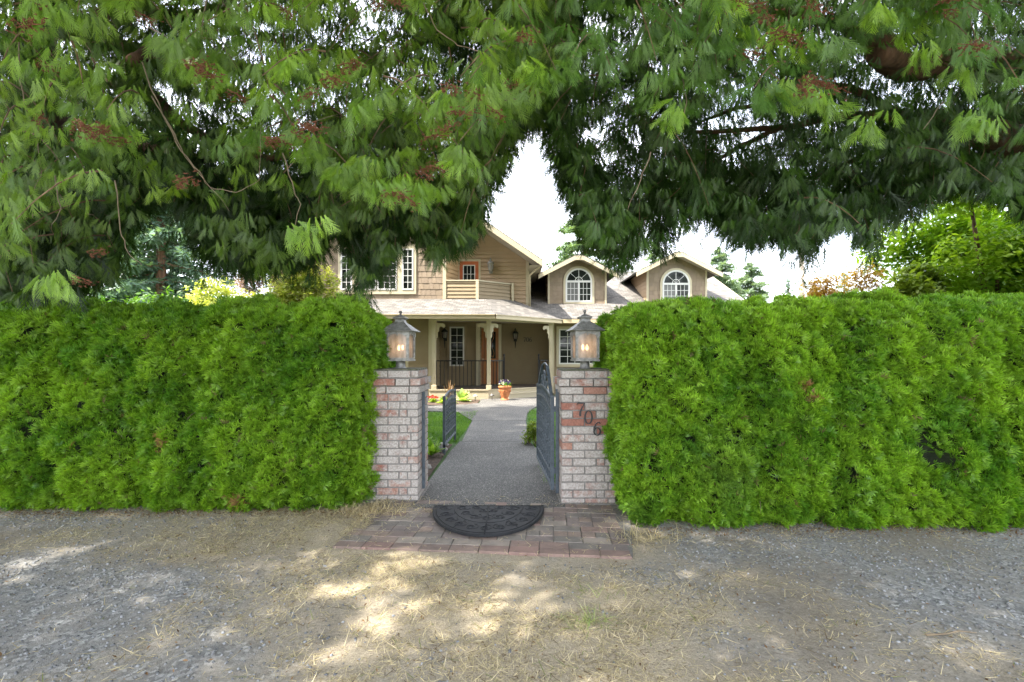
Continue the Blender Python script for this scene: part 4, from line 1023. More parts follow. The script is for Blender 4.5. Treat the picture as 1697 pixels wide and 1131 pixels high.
def make_hedge(x0, x1, y0, y1, h, seed, amp, label, front_x, hue, endr):
    rng = np.random.default_rng(seed)
    rt = empty('hedge', ((x0+x1)/2, (y0+y1)/2, 0), label, 'hedge', 'arborvitae hedges flanking the gate')
    sc = Scatter(); r = .17
    area_vis = (front_x[1]-front_x[0])*(h+ (y1-y0))+ (y1-y0)*h*.6
    def batch(n, xa, xb, ya, yb, size):
        p, nn = hedge_surface(n, x0, x1, y0, y1, h, r, rng)
        keep = (p[:, 0] > xa) & (p[:, 0] < xb); p, nn = p[keep], nn[keep]
        d = hedge_disp(p, nn, seed, amp, 0)
        tuck = np.clip((.22-p[:, 2])/.22, 0, 1)**1.5*.11*(noise2(p[:, 0]+5, p[:, 1]+5, seed+7, 2.2, 2)*1.6)
        depth = rng.random(len(p))**1.6*.11
        D1, v1, h1, w1 = billow(p, nn, rng, .15, .11); D2, v2, h2, w2 = billow(p, nn, rng, .065, .045)
        d = d+.078*np.clip(1-D1**2, -.9, 1)+.035*h1+.028*np.clip(1-D2**2, -1, 1)-.055
        q = p+nn*(d-depth*.55-tuck)[:, None]; q[:, 2] = np.maximum(q[:, 2], .03)
        K = len(q)
        # orientation: growth direction = up + out + random, face roughly outward/up
        g = nn*rng.uniform(.35, 1.0, (K, 1))+np.array([0, 0, 1.0])*rng.uniform(.2, 1.1, (K, 1))+v1*.75+v2*.35+rng.normal(0, .30, (K, 3)); g /= np.linalg.norm(g, axis=1, keepdims=True)
        f = nn+v1*.5+np.array([0, 0, .5])+rng.normal(0, .5, (K, 3)); f -= (f*g).sum(1, keepdims=True)*g; f /= np.linalg.norm(f, axis=1, keepdims=True)
        xx = np.cross(g, f); M = np.stack([xx, g, f], -1)*(size*rng.uniform(.7, 1.25, K))[:, None, None]
        t = np.clip(noise2(p[:, 0]+p[:, 1]*.5+10, p[:, 2]+10, seed+2, 3.0, 3)*1.5-.25+.25*h1+rng.normal(0, .15, K), 0, 1)
        col = lerpc((.075, .20, .014), (.24, .41, .028), t)*hue
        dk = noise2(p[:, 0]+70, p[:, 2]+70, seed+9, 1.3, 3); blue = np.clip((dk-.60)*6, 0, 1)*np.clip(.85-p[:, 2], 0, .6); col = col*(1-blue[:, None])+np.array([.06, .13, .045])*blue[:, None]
        brown = rng.random(K) < .008; col[brown] = (.17, .13, .06)
        patch = (((p[:, 0]+2.89)/.05)**2+((p[:, 2]-.58)/.11)**2 < 1) | (((p[:, 0]+2.28)/.12)**2+((p[:, 2]-.12)/.05)**2 < 1) | (((p[:, 0]-2.2)/.07)**2+((p[:, 2]-1.05)/.1)**2 < .6); br2 = patch & (rng.random(K) < .6); col[br2] = np.array([.28, .16, .07])
        # a few thin spots where stems show
        hole = (noise2(p[:, 0]+15+.3*p[:, 1], p[:, 2]+44, seed+13, 2.6, 2) > .835) & (rng.random(K) < .85)
        ok = ~hole
        which = rng.integers(0, len(FANS), K)
        for i, (tv, tt) in enumerate(FANS):
            s_ = ok & (which == i); sc.put(tv, tt, M[s_], q[s_], col[s_], TIP[i])
    tot_area = (x1-x0)*h*1.3+(x1-x0)*(y1-y0)+2*(y1-y0)*h
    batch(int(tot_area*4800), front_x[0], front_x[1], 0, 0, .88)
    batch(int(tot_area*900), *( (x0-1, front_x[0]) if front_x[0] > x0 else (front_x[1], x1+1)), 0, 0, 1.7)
    sc.build('foliage', M_hedge, rt)
    # solid core, its dark colour standing in for shade between the sprays
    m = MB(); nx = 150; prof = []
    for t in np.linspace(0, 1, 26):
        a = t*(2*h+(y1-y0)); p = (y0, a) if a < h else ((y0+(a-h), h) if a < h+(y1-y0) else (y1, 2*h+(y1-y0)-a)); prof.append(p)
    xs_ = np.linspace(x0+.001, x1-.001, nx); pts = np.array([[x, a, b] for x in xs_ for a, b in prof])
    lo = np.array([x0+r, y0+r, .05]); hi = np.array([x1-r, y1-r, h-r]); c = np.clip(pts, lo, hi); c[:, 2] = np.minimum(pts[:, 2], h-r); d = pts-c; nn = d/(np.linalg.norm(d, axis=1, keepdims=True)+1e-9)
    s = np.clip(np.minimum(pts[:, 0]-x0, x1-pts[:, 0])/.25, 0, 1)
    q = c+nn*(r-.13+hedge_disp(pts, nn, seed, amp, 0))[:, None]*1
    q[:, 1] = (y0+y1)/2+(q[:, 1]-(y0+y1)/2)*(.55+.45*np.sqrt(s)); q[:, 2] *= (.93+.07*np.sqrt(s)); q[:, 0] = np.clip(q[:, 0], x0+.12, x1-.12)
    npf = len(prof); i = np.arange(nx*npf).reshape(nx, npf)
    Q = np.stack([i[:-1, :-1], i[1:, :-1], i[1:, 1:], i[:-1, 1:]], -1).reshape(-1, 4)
    co = np_mesh('shade_core', q, Q, M_core, rt, np.ones((len(q), 3))*.5, True, 4)
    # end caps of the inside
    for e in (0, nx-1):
        m = MB(); m.add([tuple(v) for v in q[e*npf:(e+1)*npf]], [tuple(range(npf))]); m.build('shade_core_end', M_core, rt)
    # bare stems at the foot
    rnd = random.Random(seed); m = MB(); x = x0+.3
    while x < x1-.2:
        for k in range(3):
            a = (x+rnd.uniform(-.05, .05), y0+.30+rnd.uniform(-.05, .2), -.05); pts_ = [Vector(a)]
            for j in range(4): pts_.append(pts_[-1]+Vector((rnd.uniform(-.09, .09), rnd.uniform(-.10, .04), .13)))
            m.tube(pts_, [.022, .018, .014, .010, .005], 6)
        x += .62
    m.build('stem', M_twig, rt)
    m = MB()
    for _ in range(60):
        x = rnd.uniform(max(x0, -4.5)+.2, min(x1, 5)-.2); z = rnd.uniform(.2, h-.15); p0 = Vector((x, y0+.02+rnd.uniform(-.03, .03), z)); dd = Vector((rnd.uniform(-1, 1), rnd.uniform(-.5, .1), rnd.uniform(-.8, .8))).normalized()
        m.tube([p0, p0+dd*.06+Vector((0, 0, .01)), p0+dd*rnd.uniform(.09, .15)], [.0028, .002, .0008], 4)
    m.build('dead_twig', M_deadtwig, rt)
    return rt
make_hedge(-7.5, -1.30, 3.83, 4.95, 1.67, 5, .10, 'lumpy green arborvitae hedge beside the pillar without numbers', (-4.9, -1.0), 1.0, 0)
make_hedge(.95, 7.8, 3.45, 4.75, 1.655, 8, .065, 'dense bright green arborvitae hedge covering the edge of the numbered pillar', (.5, 4.6), 1.06, 0)

# ------------------------------------------------------------------ the two cedars hanging over the gate
PROF_L = [(-900, 520), (-300, 515), (0, 510), (60, 508), (110, 496), (160, 488), (190, 455), (215, 385), (260, 350), (310, 370), (330, 430), (360, 462), (430, 468), (480, 462), (510, 450), (530, 430), (548, 395), (565, 400), (580, 440), (598, 512), (620, 470), (650, 445), (672, 410), (695, 400), (722, 452), (745, 435), (772, 425), (800, 385), (812, 330), (838, 290), (858, 245), (880, 235), (905, 215), (960, 120), (1000, -50)]
PROF_R = [(780, -60), (872, 80), (898, 225), (922, 300), (945, 350), (962, 385), (990, 425), (1012, 440), (1035, 470), (1052, 440), (1072, 385), (1092, 445), (1112, 392), (1180, 388), (1240, 425), (1290, 408), (1332, 450), (1352, 420), (1400, 385), (1432, 428), (1470, 378), (1520, 392), (1555, 345), (1620, 320), (1700, 380), (1900, 440), (2300, 460), (2900, 460)]
LIT = [(130, 925, 60, 26), (650, 985, 46, 40), (640, 935, 22, 16), (715, 1020, 30, 22), (860, 985, 24, 16), (945, 990, 30, 10), (560, 1106, 30, 12), (750, 910, 26, 14)]
VOID = [(285, 215, 85, 60, 5.0), (330, 300, 110, 60, 4.6), (420, 330, 80, 60, 4.3), (1530, 130, 75, 55, 4.4), (1655, 240, 66, 58, 4.85), (1400, 200, 90, 26, 4.6), (1250, 230, 130, 45, 4.5), (1430, 290, 120, 40, 4.2), (985, 250, 50, 70, 4.0), (620, 20, 30, 25, 9), (985, 40, 26, 24, 9), (540, 45, 24, 30, 5), (1080, 320, 60, 60, 4.4)]
def in_void(p):
    """open pockets in the crown where the limbs show"""
    px = CX+p[:, 0]*F/p[:, 1]; py = HY+(CAMZ-p[:, 2]+.06)*F/p[:, 1]; out = np.zeros(len(p), bool)
    for a, b, rx, ry, ym in VOID: out |= (((px-a)/rx)**2+((py-b)/ry)**2 < 1) & (p[:, 1] < ym)
    return out
def in_lit(p):
    """true where the canopy has a gap that lets the sun through on to the road"""
    gx_ = p[:, 0]-SUNV.x/SUNV.z*p[:, 2]; gy_ = p[:, 1]-SUNV.y/SUNV.z*p[:, 2]; out = np.zeros(len(p), bool)
    for px, py, rx, ry in LIT:
        Yc = CAMZ*F/(py-HY); xc = (px-CX)*Yc/F; Rx = rx*Yc/F; Ry = max(CAMZ*F/(py-ry-HY)-CAMZ*F/(py+ry-HY), .2)/2
        out |= ((gx_-xc)/(Rx+.07))**2+((gy_-Yc)/(Ry+.07))**2 < 1
    return out
class Tree:
    def __init__(s, name, loc, label):
        s.rt = empty(name, loc, label, 'cedar tree', 'cedars overhanging the gate'); s.fol = Scatter(); s.tw = MB(); s.rng = np.random.default_rng(len(label))
    def hands(s, lib, pos, yaw, pitch, roll, sc, col):
        w_ = s.rng.integers(0, len(lib), len(pos)); M = rotm(yaw, pitch, roll, sc)
        for i, (tv, tt) in enumerate(lib):
            k = w_ == i; s.fol.put(tv, tt, M[k], pos[k], col[k])
def profile(prof, px): return np.interp(px, [a for a, b in prof], [b for a, b in prof])
def hang_layer(T, prof, n, pxr, Yr, topy, lib, scale, nh, len_, cA, cB, rel=1.0, jit=12, twigs=True, margin=0, face=.6, dens=None, curtain=1.0, fill=1.0, band=None):
    """drooping branchlets, each carrying hands of fronds along its length"""
    rng = T.rng
    px = rng.uniform(pxr[0], pxr[1], n); Y = rng.uniform(Yr[0], Yr[1], n); pb = profile(prof, px)+rng.normal(0, jit, n)
    v = rng.random(n)**(1/fill) if fill != 1 else rng.random(n)
    py = topy+(pb*rel-topy)*v if band is None else pb-band*rng.random(n)
    x = (px-CX)*Y/F; z = CAMZ-(py-HY)*Y/F
    keep = np.ones(n, bool) if dens is None else rng.random(n) < dens(x, z, Y)
    ang = rng.uniform(0, 2*np.pi, n)
    for i in np.nonzero(keep)[0]:
        L = len_*rng.uniform(.6, 1.2); d = np.array([math.cos(ang[i]), math.sin(ang[i])*.8-.25, 0.]); t = np.linspace(0, 1, nh)
        base = np.array([x[i], Y[i], z[i]])+np.array([0, 0, L*.42])-d*L*.6
        pts = base[None]+d[None]*(L*t)[:, None]; pts[:, 2] -= curtain*L*.9*t**1.8
        # every hand must end above the canopy's hem
        tip = pts[:, 2]-.17*scale; ppy = HY+(CAMZ-tip)*F/pts[:, 1]; ppx = CX+pts[:, 0]*F/pts[:, 1]
        ok = (ppy < profile(prof, ppx)+rng.normal(0, jit*.6)-margin) & (pts[:, 1] > 1.9)
        if ok.sum() == 0: continue
        ok &= ~in_lit(pts); ok &= ~in_void(pts) | (rng.random(nh) < .3)
        k = np.nonzero(ok)[0]; q = pts[k]+rng.normal(0, .03, (len(k), 3)); K = len(k)
        if K == 0: continue
        yaw = rng.normal(0, face, K)+ (rng.random(K) < .5)*np.pi; c = lerpc(cA, cB, np.clip(rng.normal(.45, .28)+rng.normal(0, .12, K), 0, 1))
        T.hands(lib, q, yaw, rng.normal(0, .28, K), rng.normal(0, .3, K), scale*rng.uniform(.7, 1.2, K), c)
        if twigs and ok.all() and rng.random() < twigs: T.tw.tube([tuple(p) for p in pts], list(np.linspace(.006, .0018, nh)), 4, cap=False)
DARK, MID_, BRT, BRT2 = (.020, .050, .010), (.042, .088, .010), (.11, .195, .014), (.20, .32, .02)  # crown tints: dark stands in for inner shade, bright for sunlit front sprays
TL = Tree('cedar_tree', (-6.0, 5.75, 0), 'dark cedar tree with drooping sprays and cone clusters over the lumpier hedge')
TR = Tree('cedar_tree', (6.7, 5.2, 0), 'cedar tree with a thick brown limb reaching in from the right edge')
TR.rng = np.random.default_rng(77)
def canopy(T, prof, pr, sparse):
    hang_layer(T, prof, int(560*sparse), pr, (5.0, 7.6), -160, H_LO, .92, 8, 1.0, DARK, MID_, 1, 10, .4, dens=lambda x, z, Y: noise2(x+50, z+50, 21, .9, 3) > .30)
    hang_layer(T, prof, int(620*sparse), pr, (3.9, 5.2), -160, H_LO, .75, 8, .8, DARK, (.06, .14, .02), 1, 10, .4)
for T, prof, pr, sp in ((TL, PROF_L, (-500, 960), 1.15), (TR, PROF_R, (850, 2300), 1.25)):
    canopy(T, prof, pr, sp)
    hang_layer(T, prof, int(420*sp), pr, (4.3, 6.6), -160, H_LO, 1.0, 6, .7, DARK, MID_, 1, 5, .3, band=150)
hang_layer(TL, PROF_L, 150, (320, 600), (4.3, 6.6), -160, H_LO, 1.0, 6, .7, DARK, MID_, 1, 5, .3, band=200)
hang_layer(TL, PROF_L, 110, (-100, 200), (3.6, 6.0), -160, H_LO, 1.0, 6, .7, DARK, MID_, 1, 5, .3, band=200)
# nearer sprays
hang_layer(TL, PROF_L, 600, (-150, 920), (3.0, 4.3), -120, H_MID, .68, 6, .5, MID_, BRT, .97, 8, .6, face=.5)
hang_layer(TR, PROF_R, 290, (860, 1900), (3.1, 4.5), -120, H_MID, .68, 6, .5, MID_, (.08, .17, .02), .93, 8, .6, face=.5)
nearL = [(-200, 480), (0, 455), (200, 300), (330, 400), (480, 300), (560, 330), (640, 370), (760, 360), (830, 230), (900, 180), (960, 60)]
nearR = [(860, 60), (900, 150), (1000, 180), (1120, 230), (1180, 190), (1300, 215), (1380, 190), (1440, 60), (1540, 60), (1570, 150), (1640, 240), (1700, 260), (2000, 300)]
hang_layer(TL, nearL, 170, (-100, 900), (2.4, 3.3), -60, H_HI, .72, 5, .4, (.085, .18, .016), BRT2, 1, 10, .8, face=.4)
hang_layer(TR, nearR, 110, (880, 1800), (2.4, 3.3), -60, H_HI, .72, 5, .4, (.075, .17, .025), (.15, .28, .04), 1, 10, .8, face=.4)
def strand(T, px, pyb, L, Y, sc=.75):
    rng = T.rng; n = int(L/14); t = np.linspace(0, 1, n); pos = np.array([list(P(px+rng.normal(0, 5)+8*math.sin(k*3), pyb-L*(1-k)-28, Y)) for k in t])+rng.normal(0, .03, (n, 3))
    T.hands(H_LO, pos, rng.uniform(0, 6.28, n), rng.normal(0, .2, n), rng.normal(0, .2, n), sc*(1.25-.4*t)*1.15, lerpc(DARK, (.06, .14, .018), rng.random(n)))
    T.tw.tube([tuple(q) for q in pos], .004, 4, cap=False)
for px, b, L, Y in ((522, 480, 120, 4.6), (575, 450, 130, 4.8), (592, 505, 190, 4.4), (602, 525, 200, 4.5), (612, 490, 170, 4.8), (628, 480, 160, 4.6), (642, 485, 140, 4.5), (655, 440, 120, 4.7), (718, 450, 120, 4.5), (728, 462, 120, 4.6), (745, 440, 100, 4.8), (700, 425, 100, 4.9), (768, 430, 90, 4.6), (785, 410, 90, 4.9), (640, 395, 110, 4.3), (665, 400, 110, 4.4), (580, 410, 100, 4.3), (200, 470, 200, 5.6), (215, 450, 190, 5.9), (300, 450, 120, 6.2), (285, 430, 110, 6.0), (340, 490, 150, 5.6), (240, 430, 150, 6.2), (410, 492, 130, 5.4), (450, 488, 120, 5.2), (480, 485, 110, 5.2), (505, 480, 110, 4.9)): strand(TL, px, b, L, Y)
for px, b, L, Y in ((1022, 470, 130, 4.8), (1036, 480, 130, 4.9), (1010, 440, 120, 4.6), (985, 430, 130, 4.6), (968, 400, 120, 4.5), (952, 365, 90, 4.6), (1068, 390, 100, 4.6), (1092, 452, 130, 5.0), (1235, 450, 110, 5.0), (1290, 440, 110, 5.0), (1335, 490, 140, 5.2), (1322, 470, 130, 5.1), (1432, 460, 120, 5.0), (1180, 425, 110, 5.0), (925, 310, 70, 4.8), (1130, 430, 110, 5.2)): strand(TR, px, b, L, Y)
for T, prof, a, b, step in ((TL, PROF_L, -60, 850, 15), (TR, PROF_R, 905, 1800, 15)):
    x = a
    while x < b:
        x += T.rng.uniform(.4, 1.6)*step; yb = float(profile(prof, [x])[0]); strand(T, x, yb+T.rng.uniform(-30, 6), T.rng.uniform(50, 130), T.rng.uniform(3.9, 6.4), T.rng.uniform(.5, .9))
# wisps across the bright gap at the top between the two crowns
def hero(T, lst, Y, n, sc):
    for px, py in lst:
        p = P(px, py, Y+T.rng.uniform(-.2, .2)); K = n
        pos = np.array([[p.x, p.y, p.z]]*K)+T.rng.normal(0, .035, (K, 3)); pos[:, 2] += .05
        T.hands(H_HI, pos, T.rng.normal(0, .25, K), T.rng.normal(-.1, .12, K), T.rng.normal(0, .3, K), sc*T.rng.uniform(.85, 1.15, K), lerpc((.13, .25, .02), (.26, .42, .035), T.rng.random(K)))  # sunlight through the near sprays is put into this bright tint
hero(TL, [(130, 215), (180, 235), (315, 110), (345, 135), (460, 105), (490, 130), (60, 20), (20, 10), (120, 30), (200, 10), (510, 20), (440, 25), (90, 470), (555, 300), (660, 300), (700, 315), (760, 270), (640, 330), (600, 190), (740, 175), (810, 130), (870, 130), (700, 20), (45, 130), (90, 110), (500, 395)], 2.55, 4, .72)
hero(TR, [(1180, 50), (1230, 60), (1290, 75), (1320, 80), (1300, 160), (1345, 165), (1370, 165), (1480, 30), (1510, 50), (1540, 90), (1620, 200), (1640, 220), (1600, 140), (1200, 10), (1120, 200), (1450, 210), (1570, 10)], 2.6, 4, .74)
hero(TL, [(85, 485)], 3.2, 2, .9)
# upper crown, above the view, that shades the gate and the road
def upper(T, x0, x1, y0, y1, n, hole=None):
    rng = T.rng; x = rng.uniform(x0, x1, n); Y = rng.uniform(y0, y1, n); z = rng.uniform(4.4, 9.5, n)+np.maximum(Y-4, 0)*.7
    Ym = np.maximum(Y, .8); ppy = HY-(z-.5-CAMZ)*F/Ym; ppx = CX+x*F/Ym; vis = (ppy > -20) & (Y > .8) & (ppx > -60) & (ppx < 1760)
    ok = ~vis; pos = np.stack([x, Y, z], 1); ok &= ~in_lit(pos); pos = pos[ok]; K = len(pos)
    T.hands(H_TOP, pos, rng.uniform(0, 6.28, K), rng.normal(.5, .5, K), rng.normal(0, .6, K), rng.uniform(1.5, 2.6, K), lerpc(DARK, MID_, rng.random(K)))
upper(TL, -11, .6, -2.6, 9.3, 8200); upper(TR, -.6, 7.6, -1.6, 8.2, 5200)

def limb(T, pts, r0, r1, name='limb', n=10, wob=.03, mat=None):
    pts = [Vector(p) for p in pts]; out = []; rnd = random.Random(len(pts)*31+int(abs(pts[0].x)*100))
    for i in range(len(pts)-1):
        a = pts[max(i-1, 0)]; b = pts[i]; c = pts[i+1]; d = pts[min(i+2, len(pts)-1)]
        for j in range(5):
            t = j/5; out.append(.5*((2*b)+(c-a)*t+(2*a-5*b+4*c-d)*t*t+(-a+3*b-3*c+d)*t**3)+Vector((rnd.uniform(-1, 1), rnd.uniform(-1, 1), rnd.uniform(-1, 1)))*wob*.4)
    out.append(pts[-1]); rs = [r0+(r1-r0)*i/(len(out)-1) for i in range(len(out))]
    m = MB(); m.tube(out, [q*rnd.uniform(.93, 1.07) for q in rs], n); return m.build(name, mat or M_bark, T.rt, True)
# trunks
limb(TL, [(-6.0, 5.75, -.1), (-6.02, 5.74, .6), (-5.95, 5.7, 3), (-6.0, 5.75, 6), (-5.9, 5.8, 11)], .34, .14, 'trunk', 14)
limb(TR, [(6.7, 5.2, -.1), (6.7, 5.2, .6), (6.6, 5.15, 3), (6.6, 5.2, 6), (6.5, 5.3, 11)], .42, .16, 'trunk', 14)
for a in ([(-5.9, 5.7, 4.9), P(230, 150, 5.2), P(300, 205, 5.0), P(370, 245, 4.8), P(450, 262, 4.6), P(600, 225, 4.4)],
          [(-5.9, 5.7, 3.9), P(250, 250, 5.2), P(330, 265, 5.0), P(420, 245, 4.8), P(500, 235, 4.5), P(560, 232, 4.4)],
          [(-5.9, 5.7, 6), P(300, 25, 5.0), P(430, -30, 4.8)], [(-5.9, 5.7, 5.4), P(520, 130, 5.4), P(700, 70, 5.6), P(790, 40, 5.8)],
          [(-5.9, 5.7, 4.4), P(100, 200, 5.0), P(-60, 240, 4.8), P(-300, 260, 4.6)], [(-5.9, 5.7, 4.2), P(420, 320, 6.4), P(560, 300, 7.0), P(700, 330, 7.4)]):
    limb(TL, a, .085, .018)
limb(TL, [P(250, 80, 3.4), P(238, 92, 3.3), P(218, 102, 3.2)], .045, .04, 'cut_stub', 10, 0)
0 and limb(TL, [P(208, -20, 3.5), P(212, 60, 3.45), P(216, 105, 3.4)], .04, .035, 'broken_branch', 10, 0, M_pole)
R_L = [([(6.6, 5.15, 3.55), P(1760, 248, 4.95), P(1690, 240, 4.9), P(1630, 222, 4.85), P(1560, 205, 4.8)], .23, .13), ([P(1640, 225, 4.85), P(1560, 192, 4.8), P(1480, 195, 4.8), P(1400, 190, 4.8), P(1290, 212, 4.9), P(1150, 218, 5.0), P(1060, 190, 5.2)], .065, .012),
       ([(6.6, 5.15, 4.6), P(1640, 110, 4.7), P(1560, 105, 4.5), P(1500, 110, 4.3), P(1462, 85, 4.2), P(1448, 40, 4.2)], .15, .11), ([P(1600, 210, 4.8), P(1500, 250, 4.8), P(1420, 265, 4.9), P(1330, 300, 5.0), P(1240, 330, 5.2)], .04, .008),
       ([P(1500, 195, 4.8), P(1380, 140, 5.0), P(1270, 170, 5.2), P(1190, 190, 5.4), P(1080, 240, 5.6)], .045, .010), ([P(1620, 222, 4.85), P(1550, 270, 5.0), P(1460, 320, 5.2), P(1380, 330, 5.4)], .04, .01),
       ([P(1290, 212, 4.9), P(1180, 270, 5.2), P(1110, 330, 5.4), P(1060, 370, 5.5)], .03, .006), ([(6.6, 5.15, 3.8), P(1760, 205, 5.4), P(1650, 190, 5.6), P(1560, 230, 5.8)], .13, .05),
       ([P(1700, 240, 5.2), P(1660, 290, 5.2), P(1620, 330, 5.4)], .05, .02), ([P(1440, 60, 4.2), P(1300, 20, 4.4), P(1150, 50, 4.8), P(1000, 105, 5.2), P(920, 60, 5.4)], .05, .01), ([P(1150, 215, 5.0), P(1050, 205, 5.0), P(980, 255, 5.1), P(930, 270, 5.2)], .018, .005)]
for a, q0, q1 in R_L: limb(TR, a, q0, q1)
limb(TR, [P(1500, 110, 4.3), P(1480, 95, 4.1), P(1452, 95, 4.0)], .085, .08, 'cut_stub', 12, 0)
# thin bare twigs hanging in front
def twigs(T, lst, Y):
    rnd = random.Random(5)
    for L in lst:
        m = MB()
        pts = [P(a, b, Y+rnd.uniform(-.05, .05)) for a, b in L]; out = []
        for i in range(len(pts)-1):
            for j in range(4): out.append(pts[i].lerp(pts[i+1], j/4)+Vector((rnd.uniform(-1, 1), rnd.uniform(-1, 1), rnd.uniform(-1, 1)))*.006)
        out.append(pts[-1]); m.tube(out, list(np.linspace(.0045, .0012, len(out))), 5)
        m.build('bare_twig', M_deadtwig, T.rt, True)
twigs(TL, [[(30, 70), (36, 150), (50, 200), (66, 250), (68, 290), (50, 330), (54, 362)], [(235, 105), (270, 190), (300, 250), (330, 285), (345, 310), (390, 320), (430, 300), (432, 210)], [(250, 160), (285, 215), (300, 245), (315, 270), (350, 310), (380, 350)],
           [(340, 0), (335, 60), (328, 100)], [(245, 45), (290, 70)], [(700, 5), (725, 50), (760, 75), (815, 90), (840, 70), (885, 45)], [(190, 300), (200, 380), (212, 420), (235, 440)], [(500, 210), (560, 190)], [(0, 112), (20, 105)], [(90, 290), (100, 345), (85, 380)], [(470, 255), (490, 320), (498, 340), (480, 400)]], 2.75)
twigs(TR, [[(1345, 60), (1340, 30), (1338, -10)], [(1130, 130), (1138, 170), (1132, 215)], [(1080, 250), (1060, 300), (1040, 350)], [(1560, 170), (1530, 215)]], 2.8)
T_ = None
for T in (TL, TR):
    T.fol.build('foliage', M_cedar, T.rt); T.tw.build('twigs', M_twig, T.rt)
# clusters of small brown cones
def cone_mesh(seed):
    rnd = random.Random(seed); m = MB()
    for i in range(34):
        c = Vector((rnd.gauss(0, .035), rnd.gauss(0, .018), rnd.gauss(0, .016))); r = rnd.uniform(.006, .009)
        for k in range(5):
            a = 2*math.pi*k/5+rnd.random(); el = rnd.uniform(-.7, .9); d = Vector((math.cos(a)*math.cos(el), math.sin(a)*math.cos(el), math.sin(el))); p = d.cross(Vector((0, 0, 1))).normalized()
            q = d.cross(p); b_ = c+d*r*.2
            m.add([b_-p*r*.35, b_+q*r*.3, b_+p*r*.35, c+d*r*1.5+q*r*.2], [(0, 1, 3), (1, 2, 3), (0, 3, 2), (0, 2, 1)])
    m.tube([(-.05, 0, .02), (0, 0, .012), (.05, 0, .0)], .002, 4)
    return m
cl_src = [cone_mesh(s).build('cone_cluster', M_cone, None) for s in range(3)]
used = [False]*3
def cones(T, lst, Y, s0=1.0):
    rnd = random.Random(len(lst))
    for px, py in lst:
        k = rnd.randrange(3); o = cl_src[k] if not used[k] else cl_src[k].copy()
        if used[k]: COL.objects.link(o)
        used[k] = True; o.parent = T.rt; o.matrix_parent_inverse = Matrix.Translation(-T.rt.location)
        o.location = P(px, py, Y+rnd.uniform(-.15, .15)); o.rotation_euler = (rnd.uniform(-.3, .3), rnd.uniform(-.4, .5), rnd.uniform(-.6, .6)); s = s0*rnd.uniform(.8, 1.25); o.scale = (s, s, s)
cones(TL, [(62, 20), (50, 45), (75, 108), (65, 200), (135, 207), (155, 215), (172, 222), (195, 232), (140, 215), (335, 110), (352, 130), (322, 108), (450, 12), (475, 20), (555, 135), (515, 160), (545, 135), (505, 220), (450, 232), (460, 236), (515, 215), (575, 110), (592, 105), (390, 160), (625, 10), (655, 8), (745, 145), (782, 158), (765, 192), (742, 215), (722, 230), (850, 145), (865, 140), (820, 188), (700, 290), (712, 280), (725, 282), (655, 325), (672, 332), (135, 465), (160, 418), (305, 300), (870, 60), (240, 30)], 2.42)
cones(TR, [(1225, 5), (1255, 10), (1290, 55), (1305, 62), (1318, 70), (1330, 148), (1345, 140), (1362, 142), (1372, 148), (1572, 5), (1575, 20), (1608, 78), (1270, 30), (1245, 90), (1352, 18)], 2.42)
